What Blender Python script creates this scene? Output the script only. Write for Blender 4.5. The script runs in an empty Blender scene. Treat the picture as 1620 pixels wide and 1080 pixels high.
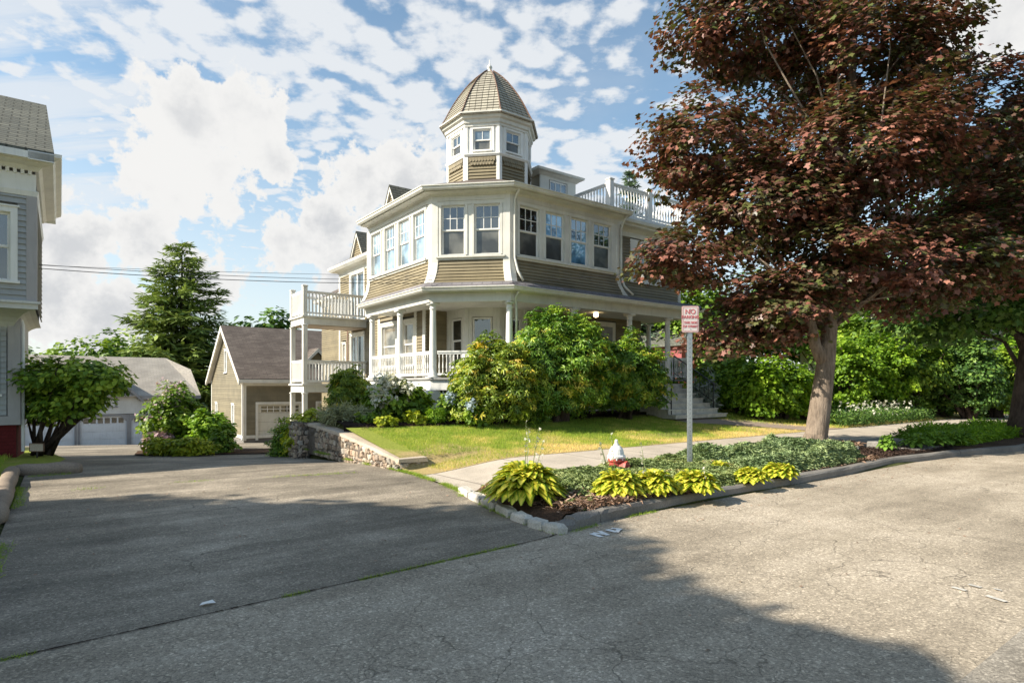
import bpy, math, random
import numpy as np
from math import sin, cos, pi, radians, sqrt

SC = bpy.context.scene
COL = SC.collection
RNG = np.random.default_rng(7)
random.seed(7)
TH = math.atan2(.6, .8)            # the street runs along (.8,.6)
EYE = 1.55

def W(p, q, z=0.0):                # street coordinates -> world
    return (.8*p - .6*q, .6*p + .8*q, z)
def PQ(x, y):
    return (.8*x + .6*y, -.6*x + .8*y)
def sm(x, a, b):
    t = np.clip((x - a)/(b - a), 0, 1)
    return t*t*(3 - 2*t)

# ------------------------------------------------------------------ terrain
def Hd(x, y):
    h = np.interp(y, [12, 16, 22, 30, 42, 60, 120], [0, -.35, -.71, -1.47, -2.63, -4.0, -5])
    return h*(1 - .14*np.clip((x + 30)/15, 0, 1))
def Hp(p, q):
    return np.interp(q, [4.9, 6.9, 9.4, 10.3, 12.5, 13.5, 16, 30, 60], [.11, .14, .18, .25, .55, .70, .78, .8, .3])
def H(p, q):
    p = np.asarray(p, float); q = np.asarray(q, float)
    x = .8*p - .6*q; y = .6*p + .8*q
    d = Hd(x, y); pl = Hp(p, q)
    lo = np.interp(q, [15.6, 17, 19, 22, 26, 30, 34], [5.0, 5.2, 7.0, 8.8, 10.4, 14, 18])
    w = np.where(q < 15.6, np.where(p > 5.1, 1., 0.), sm(p, lo, lo+1.4))
    edge = np.interp(q, [4.9, 7.3, 9.6], [4.3, 4.72, 5.05])
    w = np.where(q < 9.6, np.where(p > edge, 1., 0.), w)
    z = d*(1 - w) + pl*w
    z = np.where(q < 5.0, 0., z)
    rampq = np.where(q < 10.15, sm(p - np.interp(q, [4.9, 7.3, 9.4, 10.1], [4.3, 4.7, 4.95, 5.0]), -.05, np.where(q < 7.2, .3, 2.2)), 1.)
    z = np.where((q >= 5.0) & (q < 10.15) & (p > 4), z*rampq, z)
    # the little lawn in front of the grey house
    wl = np.where((p < -.6) & (q > 5.5) & (q < 26), .1, 0.)
    return z + wl
def Hf(p, q):
    return float(H(p, q))

# ------------------------------------------------------------------ materials
def mat(name):
    m = bpy.data.materials.new(name); m.use_nodes = True
    nt = m.node_tree; nt.nodes.clear()
    return m, nt
class NT:
    def __init__(s, name):
        s.m, s.nt = mat(name); s.out = s.n('ShaderNodeOutputMaterial')
    def n(s, t, **kw):
        nd = s.nt.nodes.new(t)
        for k, v in kw.items():
            if k.startswith('i_'):
                nd.inputs[k[2:]].default_value = v
            else: setattr(nd, k, v)
        return nd
    def l(s, a, b): s.nt.links.new(a, b)
    def pos(s): return s.n('ShaderNodeNewGeometry').outputs['Position']
    def uv(s): return s.n('ShaderNodeTexCoord').outputs['UV']
    def mapping(s, v, scale=(1,1,1), rot=(0,0,0), loc=(0,0,0)):
        m = s.n('ShaderNodeMapping'); m.inputs['Scale'].default_value = scale
        m.inputs['Rotation'].default_value = rot; m.inputs['Location'].default_value = loc
        s.l(v, m.inputs['Vector']); return m.outputs[0]
    def noise(s, v, scale, detail=4, rough=.55, dist=0, dim='3D'):
        n = s.n('ShaderNodeTexNoise'); n.inputs['Scale'].default_value = scale
        n.inputs['Detail'].default_value = detail; n.inputs['Roughness'].default_value = rough
        n.inputs['Distortion'].default_value = dist
        if v is not None: s.l(v, n.inputs['Vector'])
        return n.outputs['Fac']
    def noisec(s, v, scale, detail=3):
        n = s.n('ShaderNodeTexNoise'); n.inputs['Scale'].default_value = scale
        n.inputs['Detail'].default_value = detail
        if v is not None: s.l(v, n.inputs['Vector'])
        return n.outputs['Color']
    def ramp(s, f, stops, interp='LINEAR'):
        r = s.n('ShaderNodeValToRGB'); r.color_ramp.interpolation = interp
        el = r.color_ramp.elements
        while len(el) < len(stops): el.new(.5)
        for e, (p, c) in zip(el, stops):
            e.position = p
            e.color = (*c, 1) if isinstance(c, (tuple, list)) else (c, c, c, 1)
        s.l(f, r.inputs[0]); return r.outputs[0]
    def math(s, op, a, b=None, c=None, clamp=False):
        m = s.n('ShaderNodeMath', operation=op); m.use_clamp = clamp
        for i, v in enumerate((a, b, c)):
            if v is None: continue
            if isinstance(v, (int, float)): m.inputs[i].default_value = v
            else: s.l(v, m.inputs[i])
        return m.outputs[0]
    def vmath(s, op, a, b=None):
        m = s.n('ShaderNodeVectorMath', operation=op)
        for i, v in enumerate((a, b)):
            if v is None: continue
            if isinstance(v, (tuple, list)): m.inputs[i].default_value = v
            else: s.l(v, m.inputs[i])
        return m
    def mix(s, f, a, b, mode='MIX'):
        m = s.n('ShaderNodeMix', data_type='RGBA', blend_type=mode)
        for sock, v in ((m.inputs['Factor'], f), (m.inputs['A'], a), (m.inputs['B'], b)):
            if isinstance(v, (int, float)): sock.default_value = v
            elif isinstance(v, (tuple, list)): sock.default_value = (*v, 1) if len(v) == 3 else v
            else: s.l(v, sock)
        return m.outputs['Result']
    def smooth(s, v, a, b, c=0., d=1.):
        m = s.n('ShaderNodeMapRange', interpolation_type='SMOOTHSTEP')
        s.l(v, m.inputs[0])
        for i, x in enumerate((a, b, c, d)): m.inputs[i+1].default_value = x
        return m.outputs[0]
    def bump(s, h, strength=.5, dist=.02):
        b = s.n('ShaderNodeBump'); b.inputs['Strength'].default_value = strength
        b.inputs['Distance'].default_value = dist; s.l(h, b.inputs['Height']); return b.outputs[0]
    def bsdf(s, color, rough=.7, bump=None, spec=.5, metal=0., coat=0.):
        b = s.n('ShaderNodeBsdfPrincipled')
        for sock, v in ((b.inputs['Base Color'], color), (b.inputs['Roughness'], rough), (b.inputs['Metallic'], metal)):
            if isinstance(v, (int, float)): sock.default_value = v
            elif isinstance(v, (tuple, list)): sock.default_value = (*v, 1)
            else: s.l(v, sock)
        b.inputs['Specular IOR Level'].default_value = spec
        b.inputs['Coat Weight'].default_value = coat
        if bump is not None: s.l(bump, b.inputs['Normal'])
        s.l(b.outputs[0], s.out.inputs[0]); s.b = b
        return s.m

def painted(name, c, var=.12, rough=.55, dirt=.25, scale=1.6, boards=0.):
    t = NT(name); pos = t.pos()
    n1 = t.noise(pos, scale, 5); n2 = t.noise(t.mapping(pos, (9, 9, 1.2)), 1.5, 4)
    dk = tuple(x*(1 - dirt) for x in c); lt = tuple(min(1, x*(1 + var)) for x in c)
    a = t.ramp(n1, [(.3, dk), (.55, c), (.8, lt)])
    col = t.mix(t.smooth(n2, .48, .78, 0, .5), a, tuple(x*.72 for x in c))
    if boards:
        g = t.n('ShaderNodeNewGeometry').outputs['Random Per Island']
        col = t.mix(1., col, t.ramp(g, [(0, 1-boards), (1, 1.)]), 'MULTIPLY')
    return t.bsdf(col, rough, t.bump(t.noise(pos, 60, 3), .12, .004))

M = {}
M['cream'] = painted('cream_paint', (.69, .675, .61), dirt=.17)
M['white'] = painted('white_paint', (.80, .79, .75), dirt=.10)
M['tan'] = painted('tan_clapboard', (.25, .205, .118), dirt=.26, boards=.22)
M['tan2'] = painted('tan_clapboard_garage', (.24, .205, .13), dirt=.25, boards=.22)
M['grey_siding'] = painted('grey_vinyl', (.39, .40, .395), dirt=.15, boards=.12)
M['mauve'] = painted('mauve_trim', (.40, .375, .37), dirt=.12)
M['pale_siding'] = painted('pale_siding', (.60, .60, .57), dirt=.1)
M['grey_trim'] = painted('grey_trim', (.26, .26, .27))
M['door_grey'] = painted('door_grey', (.66, .69, .72), dirt=.08)
M['door_cream'] = painted('door_cream', (.62, .60, .52), dirt=.08)
M['floor_grey'] = painted('porch_floor', (.40, .39, .37))
M['step'] = painted('step_paint', (.55, .54, .50), dirt=.3, scale=5)
M['deck_wood'] = painted('deck_wood', (.42, .33, .25))
M['curtain'] = painted('curtain', (.62, .60, .55))
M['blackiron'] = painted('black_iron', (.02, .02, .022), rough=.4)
M['red_body'] = painted('hydrant_red', (.42, .07, .05), dirt=.35, scale=14)
M['white_cap'] = painted('hydrant_white', (.78, .77, .74), dirt=.3, scale=14)
M['copper'] = painted('brown_pipe', (.16, .09, .06))
M['wire'] = painted('wire_black', (.03, .03, .035))
M['paintwhite'] = painted('road_paint', (.84, .84, .82), dirt=.12, scale=30)
M['redhouse'] = painted('red_clapboard', (.30, .07, .07))

def galv():
    t = NT('galvanised_steel'); n = t.noise(t.pos(), 40, 4)
    return t.bsdf(t.ramp(n, [(.3, (.30, .33, .34)), (.7, (.46, .49, .50))]), .38, metal=.75)
M['galv'] = galv()

def glass(name, base, gl, rough=.02, wav=.0):
    t = NT(name); pos = t.pos()
    n = t.noise(pos, 1.3, 3)
    col = t.mix(t.smooth(n, .35, .62), tuple(x*1.7 for x in base), tuple(x*.45 for x in base))
    d = t.n('ShaderNodeBsdfDiffuse'); t.l(col, d.inputs[0])
    g = t.n('ShaderNodeBsdfGlossy'); g.inputs['Roughness'].default_value = rough
    g.inputs['Color'].default_value = (.93, .97, 1, 1)
    bp = t.bump(t.noise(pos, 1.1, 1), .25, .012); t.l(bp, g.inputs['Normal'])
    fr = t.n('ShaderNodeFresnel'); fr.inputs['IOR'].default_value = 1.6
    f = t.math('ADD', fr.outputs[0], gl, clamp=True)
    m = t.n('ShaderNodeMixShader'); t.l(f, m.inputs[0]); t.l(d.outputs[0], m.inputs[1]); t.l(g.outputs[0], m.inputs[2])
    t.l(m.outputs[0], t.out.inputs[0]); return t.m
M['glass'] = glass('window_glass', (.035, .035, .032), .10)
M['glass_blue'] = glass('window_glass_blue_blind', (.13, .30, .50), .16)
M['glass_sky'] = glass('window_glass_sky_tint', (.26, .36, .43), .34)  # pale blue base colour stands in for sky reflected in the panes
M['screen'] = glass('window_screen', (.085, .083, .07), .03, .25)
M['screen_pale'] = glass('window_screen_pale', (.22, .31, .38), .22, .1)
M['glass_tower'] = glass('tower_glass', (.10, .13, .15), .12)
M['glass_shade'] = glass('window_with_shade', (.17, .155, .125), .06)

def shingle(name, c1, c2, w=.3, h=.13, mortar=.018, dark=.35, bump=.5, mott=.5):
    t = NT(name); uv = t.uv()
    b = t.n('ShaderNodeTexBrick'); b.offset = .5; b.squash = 1
    t.l(uv, b.inputs['Vector'])
    b.inputs['Scale'].default_value = 1; b.inputs['Brick Width'].default_value = w
    b.inputs['Row Height'].default_value = h; b.inputs['Mortar Size'].default_value = mortar
    b.inputs['Mortar Smooth'].default_value = .3; b.inputs['Bias'].default_value = 0
    b.inputs['Color1'].default_value = (*c1, 1); b.inputs['Color2'].default_value = (*c2, 1)
    b.inputs['Mortar'].default_value = (*[x*dark for x in c1], 1)
    n = t.noise(t.pos(), 1.2, 5); n2 = t.noise(t.pos(), 45, 3)
    c = t.mix(t.smooth(n, .35, .7, 0, mott), b.outputs['Color'], tuple(x*.6 for x in c2))
    c = t.mix(.25, c, t.ramp(n2, [(.3, .05), (.7, .6)]), 'OVERLAY')
    # each course steps out towards its lower edge
    sep = t.n('ShaderNodeSeparateXYZ'); t.l(uv, sep.inputs[0])
    fr = t.math('FRACT', t.math('DIVIDE', sep.outputs[1], h))
    hh = t.math('ADD', t.math('MULTIPLY', fr, -1), t.math('MULTIPLY', b.outputs['Fac'], -.6))
    return t.bsdf(c, .9, t.bump(hh, bump, .02), spec=.2)
M['roof_tan'] = shingle('weathered_tan_shingle', (.30, .265, .19), (.21, .185, .135), w=.26, h=.155, dark=.25, bump=1)
M['roof_brown'] = shingle('brown_asphalt_shingle', (.20, .165, .14), (.13, .105, .09), w=.45, h=.14, dark=.55)
M['roof_grey'] = shingle('grey_green_shingle', (.19, .19, .155), (.13, .135, .115), w=.3, h=.13, dark=.4, bump=.9)
M['roof_beige'] = shingle('beige_shingle', (.50, .45, .38), (.42, .38, .33), w=.4, h=.15, dark=.7)
M['roof_porch'] = shingle('porch_roof_shingle', (.27, .25, .26), (.20, .19, .20), w=.3, h=.13, dark=.6)
M['brick_red'] = shingle('red_painted_brick', (.15, .022, .022), (.12, .018, .018), w=.21, h=.075, mortar=.008, dark=.7, bump=.3, mott=.3)

def asphalt(name, dark, mid, light, crackscale=.7, crackw=.02, crackmask=(.45, .6), patch=.6):
    t = NT(name); pos = t.pos()
    rp = t.mapping(pos, rot=(0, 0, -TH))
    big = t.noise(pos, .45, 7, .68); med = t.noise(t.mapping(rp, (.35, 2.2, 1)), .9, 6, .65)
    fine = t.noise(pos, 140, 2, .7)
    sp = t.n('ShaderNodeTexVoronoi'); sp.inputs['Scale'].default_value = 75; t.l(pos, sp.inputs['Vector'])
    spk = t.n('ShaderNodeSeparateColor'); t.l(sp.outputs['Color'], spk.inputs[0])
    c = t.ramp(t.math('ADD', t.math('MULTIPLY', big, .6), t.math('MULTIPLY', med, .4)), [(.38, dark), (.5, mid), (.62, light)])
    c = t.mix(.75, c, t.ramp(spk.outputs[0], [(0, .28), (.5, .5), (.86, .57), (1, .98)]), 'OVERLAY')
    c = t.mix(.45, c, t.ramp(fine, [(.25, .1), (.75, .9)]), 'OVERLAY')
    # cracks
    wp = t.vmath('ADD', pos, t.vmath('SCALE', t.vmath('SUBTRACT', t.noisec(pos, 1.7, 6), (.5, .5, .5)).outputs[0]).outputs[0])
    t.nt.nodes[-1]
    for nd in t.nt.nodes:
        if nd.type == 'VECT_MATH' and nd.operation == 'SCALE': nd.inputs['Scale'].default_value = .55
    v = t.n('ShaderNodeTexVoronoi', feature='DISTANCE_TO_EDGE'); v.inputs['Scale'].default_value = crackscale
    t.l(wp.outputs[0], v.inputs['Vector'])
    v2 = t.n('ShaderNodeTexVoronoi', feature='DISTANCE_TO_EDGE'); v2.inputs['Scale'].default_value = crackscale*2.7
    t.l(wp.outputs[0], v2.inputs['Vector'])
    k1 = t.smooth(v.outputs[0], 0, crackw, 1, 0); k2 = t.smooth(v2.outputs[0], 0, crackw*1.6, 1, 0)
    mk = t.smooth(t.noise(pos, .45, 3), crackmask[0], crackmask[1]); mk2 = t.smooth(t.noise(pos, .8, 3), crackmask[0]+.08, crackmask[1]+.06)
    k = t.math('MAXIMUM', t.math('MULTIPLY', k1, mk), t.math('MULTIPLY', t.math('MULTIPLY', k2, mk2), .8))
    c = t.mix(t.math('MULTIPLY', k, .62), c, tuple(x*.3 for x in dark))
    st = t.smooth(t.noise(t.mapping(pos, loc=(7, 3, 0)), 1.9, 3), .66, .74, 0, .35)
    c = t.mix(st, c, tuple(x*.5 for x in mid))
    hh = t.math('SUBTRACT', t.math('MULTIPLY', spk.outputs[1], .5), k)
    return t.bsdf(c, .88, t.bump(hh, .45, .008), spec=.25)
M['street'] = asphalt('street_asphalt', (.235, .198, .148), (.345, .293, .222), (.455, .39, .305), 1.4, .009, (.36, .52))
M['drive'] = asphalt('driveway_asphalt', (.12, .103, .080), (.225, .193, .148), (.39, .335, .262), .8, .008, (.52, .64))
M['slab'] = asphalt('concrete_gutter', (.20, .178, .145), (.28, .25, .205), (.37, .335, .28), .9, .015)

def concrete(name, c, joint=None, dirt=.3):
    t = NT(name); pos = t.pos()
    n = t.noise(pos, 1.1, 6, .6); f = t.noise(pos, 60, 3); n3 = t.noise(pos, 9, 5)
    col = t.ramp(n, [(.3, tuple(x*(1 - dirt) for x in c)), (.55, c), (.75, tuple(x*1.12 for x in c))])
    col = t.mix(.4, col, t.ramp(f, [(.3, .2), (.7, .8)]), 'OVERLAY')
    col = t.mix(t.smooth(n3, .55, .75, 0, .4), col, tuple(x*.6 for x in c))
    h = f
    if joint:
        rp = t.mapping(pos, rot=(0, 0, -TH)); sep = t.n('ShaderNodeSeparateXYZ'); t.l(rp, sep.inputs[0])
        fr = t.math('ABSOLUTE', t.math('SUBTRACT', t.math('FRACT', t.math('DIVIDE', sep.outputs[0], joint)), .5))
        j = t.smooth(fr, .008, .016, 1, 0)
        col = t.mix(t.math('MULTIPLY', j, .8), col, tuple(x*.35 for x in c))
    return t.bsdf(col, .85, t.bump(t.noise(pos, 30, 5), .35, .01), spec=.25)
M['sidewalk'] = concrete('sidewalk_concrete', (.46, .40, .325), joint=1.5, dirt=.22)
M['walk'] = concrete('walk_brown', (.32, .25, .20), dirt=.2)
M['granite'] = concrete('granite_kerb', (.20, .185, .165), dirt=.4)
M['mortar'] = concrete('dark_mortar', (.14, .12, .10))
M['kerb_tan'] = concrete('tan_kerb', (.27, .215, .165), dirt=.35)
M['edging'] = concrete('edging_stone', (.50, .47, .41), dirt=.35)
M['cap'] = concrete('wall_cap', (.50, .42, .33), dirt=.25)
M['foundation'] = concrete('foundation_grey', (.22, .205, .19))
M['bluestone'] = concrete('step_stone', (.27, .255, .23), dirt=.3)

def stonemat():
    t = NT('rubble_stone'); g = t.n('ShaderNodeNewGeometry'); pos = t.pos()
    c = t.ramp(g.outputs['Random Per Island'], [(0, (.20, .15, .11)), (.3, (.36, .29, .22)), (.55, (.47, .39, .30)), (.75, (.40, .28, .20)), (.9, (.30, .28, .24)), (1, (.54, .48, .40))])
    n = t.noise(pos, 22, 6, .7); c = t.mix(.7, c, t.ramp(n, [(.25, .15), (.7, .82)]), 'OVERLAY')
    return t.bsdf(c, .92, t.bump(n, .8, .03), spec=.2)
M['rubble'] = stonemat()
def stones(mb, F, a0, a1, zb, topf, seed=1, w=.13, h=.10, first=0):
    rr = random.Random(seed); z = zb; row = 0
    while z < max(topf(a0), topf(a1)):
        hh = h*rr.uniform(.75, 1.35); a = a0+(rr.uniform(-.08, 0) if row % 2 else 0)
        while a < a1:
            zs = rr.uniform(-.02, .02) if z > zb else 0; ww = w*rr.uniform(.5, 1.6); x0, x1 = max(a, a0)+.007, min(a+ww, a1)-.007; a += ww
            zt = min(z+hh+zs+rr.uniform(-.015, .02), topf((x0+x1)/2))-.006; z0 = z+.006+zs
            if x1-x0 < .03 or zt-z0 < .025: continue
            j = lambda s=.02: rr.uniform(-s, s)
            e = min(.03, (x1-x0)*.25, (zt-z0)*.3); d = .028+rr.uniform(-.012, .03)
            ob = [(x0+j(), z0+j()), ((x0+x1)/2+j(), z0+j()), (x1+j(), z0+j()), (x1+j(), (z0+zt)/2), (x1+j(), zt+j()), ((x0+x1)/2+j(), zt+j()), (x0+j(), zt+j()), (x0+j(), (z0+zt)/2)]
            cx, cz = (x0+x1)/2, (z0+zt)/2; vs = []
            for k, (dd, s) in enumerate(((-.02, 1), (d*.6, .97), (d, 1-2*e/max(.06, min(x1-x0, zt-z0))*.6))):
                for (x, zz_) in ob: vs.append(F.pt(cx+(x-cx)*s, dd+(j(.006) if k == 2 else 0), cz+(zz_-cz)*s))
            vs.append(F.pt(cx+j(), d+.006+j(.006), cz+j()))
            mb.add(vs, [(r*8+i, r*8+(i+1) % 8, (r+1)*8+(i+1) % 8, (r+1)*8+i) for r in range(2) for i in range(8)]+[(16+i, 16+(i+1) % 8, 24) for i in range(8)])
        z += hh; row += 1
def stonewall():
    t = NT('fieldstone'); uv = t.uv()
    w = t.vmath('ADD', uv, t.vmath('MULTIPLY', t.vmath('SUBTRACT', t.noisec(uv, 5, 4), (.5, .5, .5)).outputs[0], (.16, .16, .16)).outputs[0]).outputs[0]
    w = t.mapping(w, (6.2, 3.6, 1))
    v = t.n('ShaderNodeTexVoronoi', feature='DISTANCE_TO_EDGE'); v.inputs['Scale'].default_value = 1; t.l(w, v.inputs['Vector'])
    v2 = t.n('ShaderNodeTexVoronoi'); v2.inputs['Scale'].default_value = 1; t.l(w, v2.inputs['Vector'])
    sp = t.n('ShaderNodeSeparateColor'); t.l(v2.outputs['Color'], sp.inputs[0])
    c = t.ramp(sp.outputs[0], [(0, (.22, .16, .12)), (.35, (.42, .31, .23)), (.6, (.52, .42, .32)), (.8, (.46, .28, .19)), (1, (.60, .52, .42))])
    n = t.noise(t.pos(), 14, 6, .7)
    c = t.mix(.7, c, t.ramp(n, [(.25, .12), (.7, .85)]), 'OVERLAY')
    e = t.smooth(v.outputs[0], .02, .09, 0, 1)
    c = t.mix(e, (.12, .10, .085), c)
    h = t.math('ADD', t.math('MULTIPLY', e, 1.), t.math('MULTIPLY', n, 1.1))
    return t.bsdf(c, .9, t.bump(h, .9, .05), spec=.2)
M['stone'] = stonewall()

def soil(name, c, var, scale=30):
    t = NT(name); pos = t.pos()
    n = t.noise(pos, scale, 6, .7); b = t.noise(pos, 1.2, 4)
    col = t.mix(t.smooth(b, .4, .65), t.ramp(n, [(.3, tuple(x*.4 for x in c)), (.6, c), (.8, var)]), t.ramp(n, [(.3, tuple(x*.3 for x in c)), (.7, tuple(x*.8 for x in c))]))
    return t.bsdf(col, .95, t.bump(n, 1, .04), spec=.1)
M['mulch'] = soil('dark_mulch', (.045, .030, .023), (.10, .068, .048))
M['mulch_brown'] = soil('brown_mulch', (.14, .085, .055), (.28, .19, .12))
def lawnmat():
    t = NT('lawn_soil'); pos = t.pos()
    n = t.noise(pos, 25, 6, .7); b = t.noise(pos, .55, 5, .6)
    g = t.ramp(n, [(.3, (.16, .19, .03)), (.7, (.34, .38, .07))]); d = t.ramp(n, [(.3, (.32, .24, .09)), (.7, (.52, .40, .20))])
    # drier towards the sidewalk, as the turf there is worn
    rp = t.mapping(pos, rot=(0, 0, -TH)); sep = t.n('ShaderNodeSeparateXYZ'); t.l(rp, sep.inputs[0])
    k = t.math('ADD', b, t.smooth(sep.outputs[1], 9.3, 11.8, .2, -.12))
    return t.bsdf(t.mix(t.smooth(k, .5, .66), g, d), .95, t.bump(n, 1, .03), spec=.1)
M['lawn'] = lawnmat()
M['groundmat'] = soil('ground', (.10, .11, .04), (.22, .20, .09), 12)

def leafmat(name, stops, trans=.25, rough=.5, attr='tint', spec=.35, tcol=1.25):
    t = NT(name); a = t.n('ShaderNodeAttribute'); a.attribute_name = attr
    c = t.ramp(a.outputs['Fac'], stops)
    b = t.n('ShaderNodeBsdfPrincipled'); t.l(c, b.inputs['Base Color'])
    b.inputs['Roughness'].default_value = rough; b.inputs['Specular IOR Level'].default_value = spec
    tr = t.n('ShaderNodeBsdfTranslucent')
    tc = t.mix(1., c, (tcol, tcol, tcol*.6), 'MULTIPLY'); t.l(tc, tr.inputs[0])
    m = t.n('ShaderNodeMixShader'); m.inputs[0].default_value = trans
    t.l(b.outputs[0], m.inputs[1]); t.l(tr.outputs[0], m.inputs[2]); t.l(m.outputs[0], t.out.inputs[0])
    return t.m
M['l_maple'] = leafmat('burgundy_leaf', [(0, (0.048, 0.042, 0.024)), (.2, (0.098, 0.121, 0.030)), (.36, (0.103, 0.089, 0.034)), (.5, (0.115, 0.055, 0.040)), (.75, (0.236, 0.092, 0.066)), (1, (0.414, 0.189, 0.130))], .18, .42, spec=.5)
M['l_green'] = leafmat('green_leaf', [(0, (0.053, 0.105, 0.012)), (.5, (0.147, 0.256, 0.026)), (1, (0.380, 0.488, 0.050))], .3)
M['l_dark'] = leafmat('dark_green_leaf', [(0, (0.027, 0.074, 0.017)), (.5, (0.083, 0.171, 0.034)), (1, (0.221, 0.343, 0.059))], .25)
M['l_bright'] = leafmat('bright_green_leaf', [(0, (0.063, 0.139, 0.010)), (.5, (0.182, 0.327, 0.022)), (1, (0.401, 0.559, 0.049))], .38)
M['l_rhodo'] = leafmat('rhododendron_leaf', [(0, (0.059, 0.142, 0.021)), (.45, (0.149, 0.296, 0.032)), (.8, (0.380, 0.520, 0.052)), (1, (0.705, 0.614, 0.105))], .22, .38, spec=.5)
M['l_rhodo_y'] = leafmat('rhododendron_leaf_yellow', [(0, (0.086, 0.156, 0.019)), (.45, (0.216, 0.312, 0.032)), (.8, (0.475, 0.520, 0.056)), (1, (0.778, 0.562, 0.080))], .22, .4, spec=.5)
M['l_hosta'] = leafmat('hosta_leaf', [(0, (0.071, 0.165, 0.015)), (.45, (0.245, 0.343, 0.025)), (.7, (0.604, 0.578, 0.050)), (1, (0.834, 0.715, 0.112))], .3, .45)
M['l_hosta_g'] = leafmat('green_hosta_leaf', [(0, (0.070, 0.154, 0.021)), (1, (0.224, 0.378, 0.056))], .3, .45)
M['l_juniper'] = leafmat('blue_juniper', [(0, (0.055, 0.093, 0.033)), (.5, (0.158, 0.232, 0.096)), (1, (0.382, 0.463, 0.209))], .1)
M['l_juniper_g'] = leafmat('green_juniper', [(0, (0.086, 0.115, 0.040)), (.5, (0.211, 0.278, 0.096)), (.85, (0.384, 0.422, 0.160)), (1, (0.614, 0.384, 0.176))], .1)
M['l_spruce'] = leafmat('spruce_needles', [(0, (0.067, 0.116, 0.036)), (.5, (0.185, 0.262, 0.069)), (1, (0.408, 0.494, 0.149))], .12)
M['l_bluespruce'] = leafmat('blue_spruce_needles', [(0, (0.054, 0.090, 0.064)), (.5, (0.126, 0.198, 0.134)), (1, (0.270, 0.360, 0.234))], .12)
M['l_grass'] = leafmat('grass_blades', [(0, (0.109, 0.203, 0.018)), (.45, (0.292, 0.423, 0.037)), (.62, (0.474, 0.473, 0.075)), (1, (0.850, 0.641, 0.267))], .3)
M['l_yellow'] = leafmat('yellow_green_leaf', [(0, (0.110, 0.176, 0.011)), (.5, (0.330, 0.396, 0.022)), (1, (0.660, 0.638, 0.055))], .3)
M['l_sage'] = leafmat('sage_leaf', [(0, (0.150, 0.159, 0.083)), (.5, (0.300, 0.316, 0.165)), (1, (0.510, 0.517, 0.330))], .2)
M['l_silver'] = leafmat('silver_leaf', [(0, (.14, .18, .15)), (1, (.40, .46, .42))], .2)
M['f_white'] = leafmat('white_blossom', [(0, (.38, .40, .28)), (1, (.78, .74, .66))], .2)
M['f_blue'] = leafmat('blue_blossom', [(0, (.25, .33, .42)), (1, (.60, .68, .76))], .2)
M['f_pink'] = leafmat('pink_blossom', [(0, (.40, .26, .32)), (1, (.72, .55, .58))], .2)
M['dead'] = leafmat('dry_twigs', [(0, (.13, .07, .045)), (.6, (.33, .21, .14)), (1, (.5, .36, .26))], .05)
M['mulch_bits'] = leafmat('mulch_bits', [(0, (.02, .012, .01)), (1, (.13, .08, .055))], 0)

def bark(name, c1, c2):
    t = NT(name); pos = t.pos()
    n = t.noise(t.mapping(pos, (14, 14, 2.2)), 1.3, 6, .65); b = t.noise(pos, 2.5, 4)
    c = t.ramp(n, [(.3, c1), (.65, c2)]); c = t.mix(t.smooth(b, .45, .65, 0, .45), c, tuple(x*1.25 for x in c2))
    return t.bsdf(c, .95, t.bump(n, 1, .05), spec=.15)
M['bark'] = bark('maple_bark', (.11, .085, .065), (.27, .215, .165))
M['bark_dark'] = bark('dark_bark', (.035, .025, .022), (.10, .075, .06))

# ------------------------------------------------------------------ mesh building
def finish(name, me, m, parent, loc=None, rot=None):
    o = bpy.data.objects.new(name, me); COL.objects.link(o)
    if m is not None: me.materials.append(m)
    if parent is not None: o.parent = parent
    if loc is not None: o.location = loc
    if rot is not None: o.rotation_euler = (0, 0, rot)
    return o
def auto_uv(me):
    nl = len(me.loops)
    if nl == 0: return
    vi = np.empty(nl, np.int32); me.loops.foreach_get('vertex_index', vi)
    co = np.empty(len(me.vertices)*3); me.vertices.foreach_get('co', co); co = co.reshape(-1, 3)
    npoly = len(me.polygons); nr = np.empty(npoly*3); me.polygons.foreach_get('normal', nr); nr = nr.reshape(-1, 3)
    lt = np.empty(npoly, np.int32); me.polygons.foreach_get('loop_total', lt)
    n = np.repeat(nr, lt, axis=0)
    t = np.stack([-n[:, 1], n[:, 0], np.zeros(nl)], 1); L = np.linalg.norm(t, axis=1)
    flat = L < 1e-3; t[flat] = (1, 0, 0); L[flat] = 1; t /= L[:, None]
    b = np.cross(n, t); c = co[vi]
    uv = np.stack([(c*t).sum(1), (c*b).sum(1)], 1)
    lay = me.uv_layers.new(name='UVMap'); lay.data.foreach_set('uv', uv.astype(np.float32).ravel())

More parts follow.
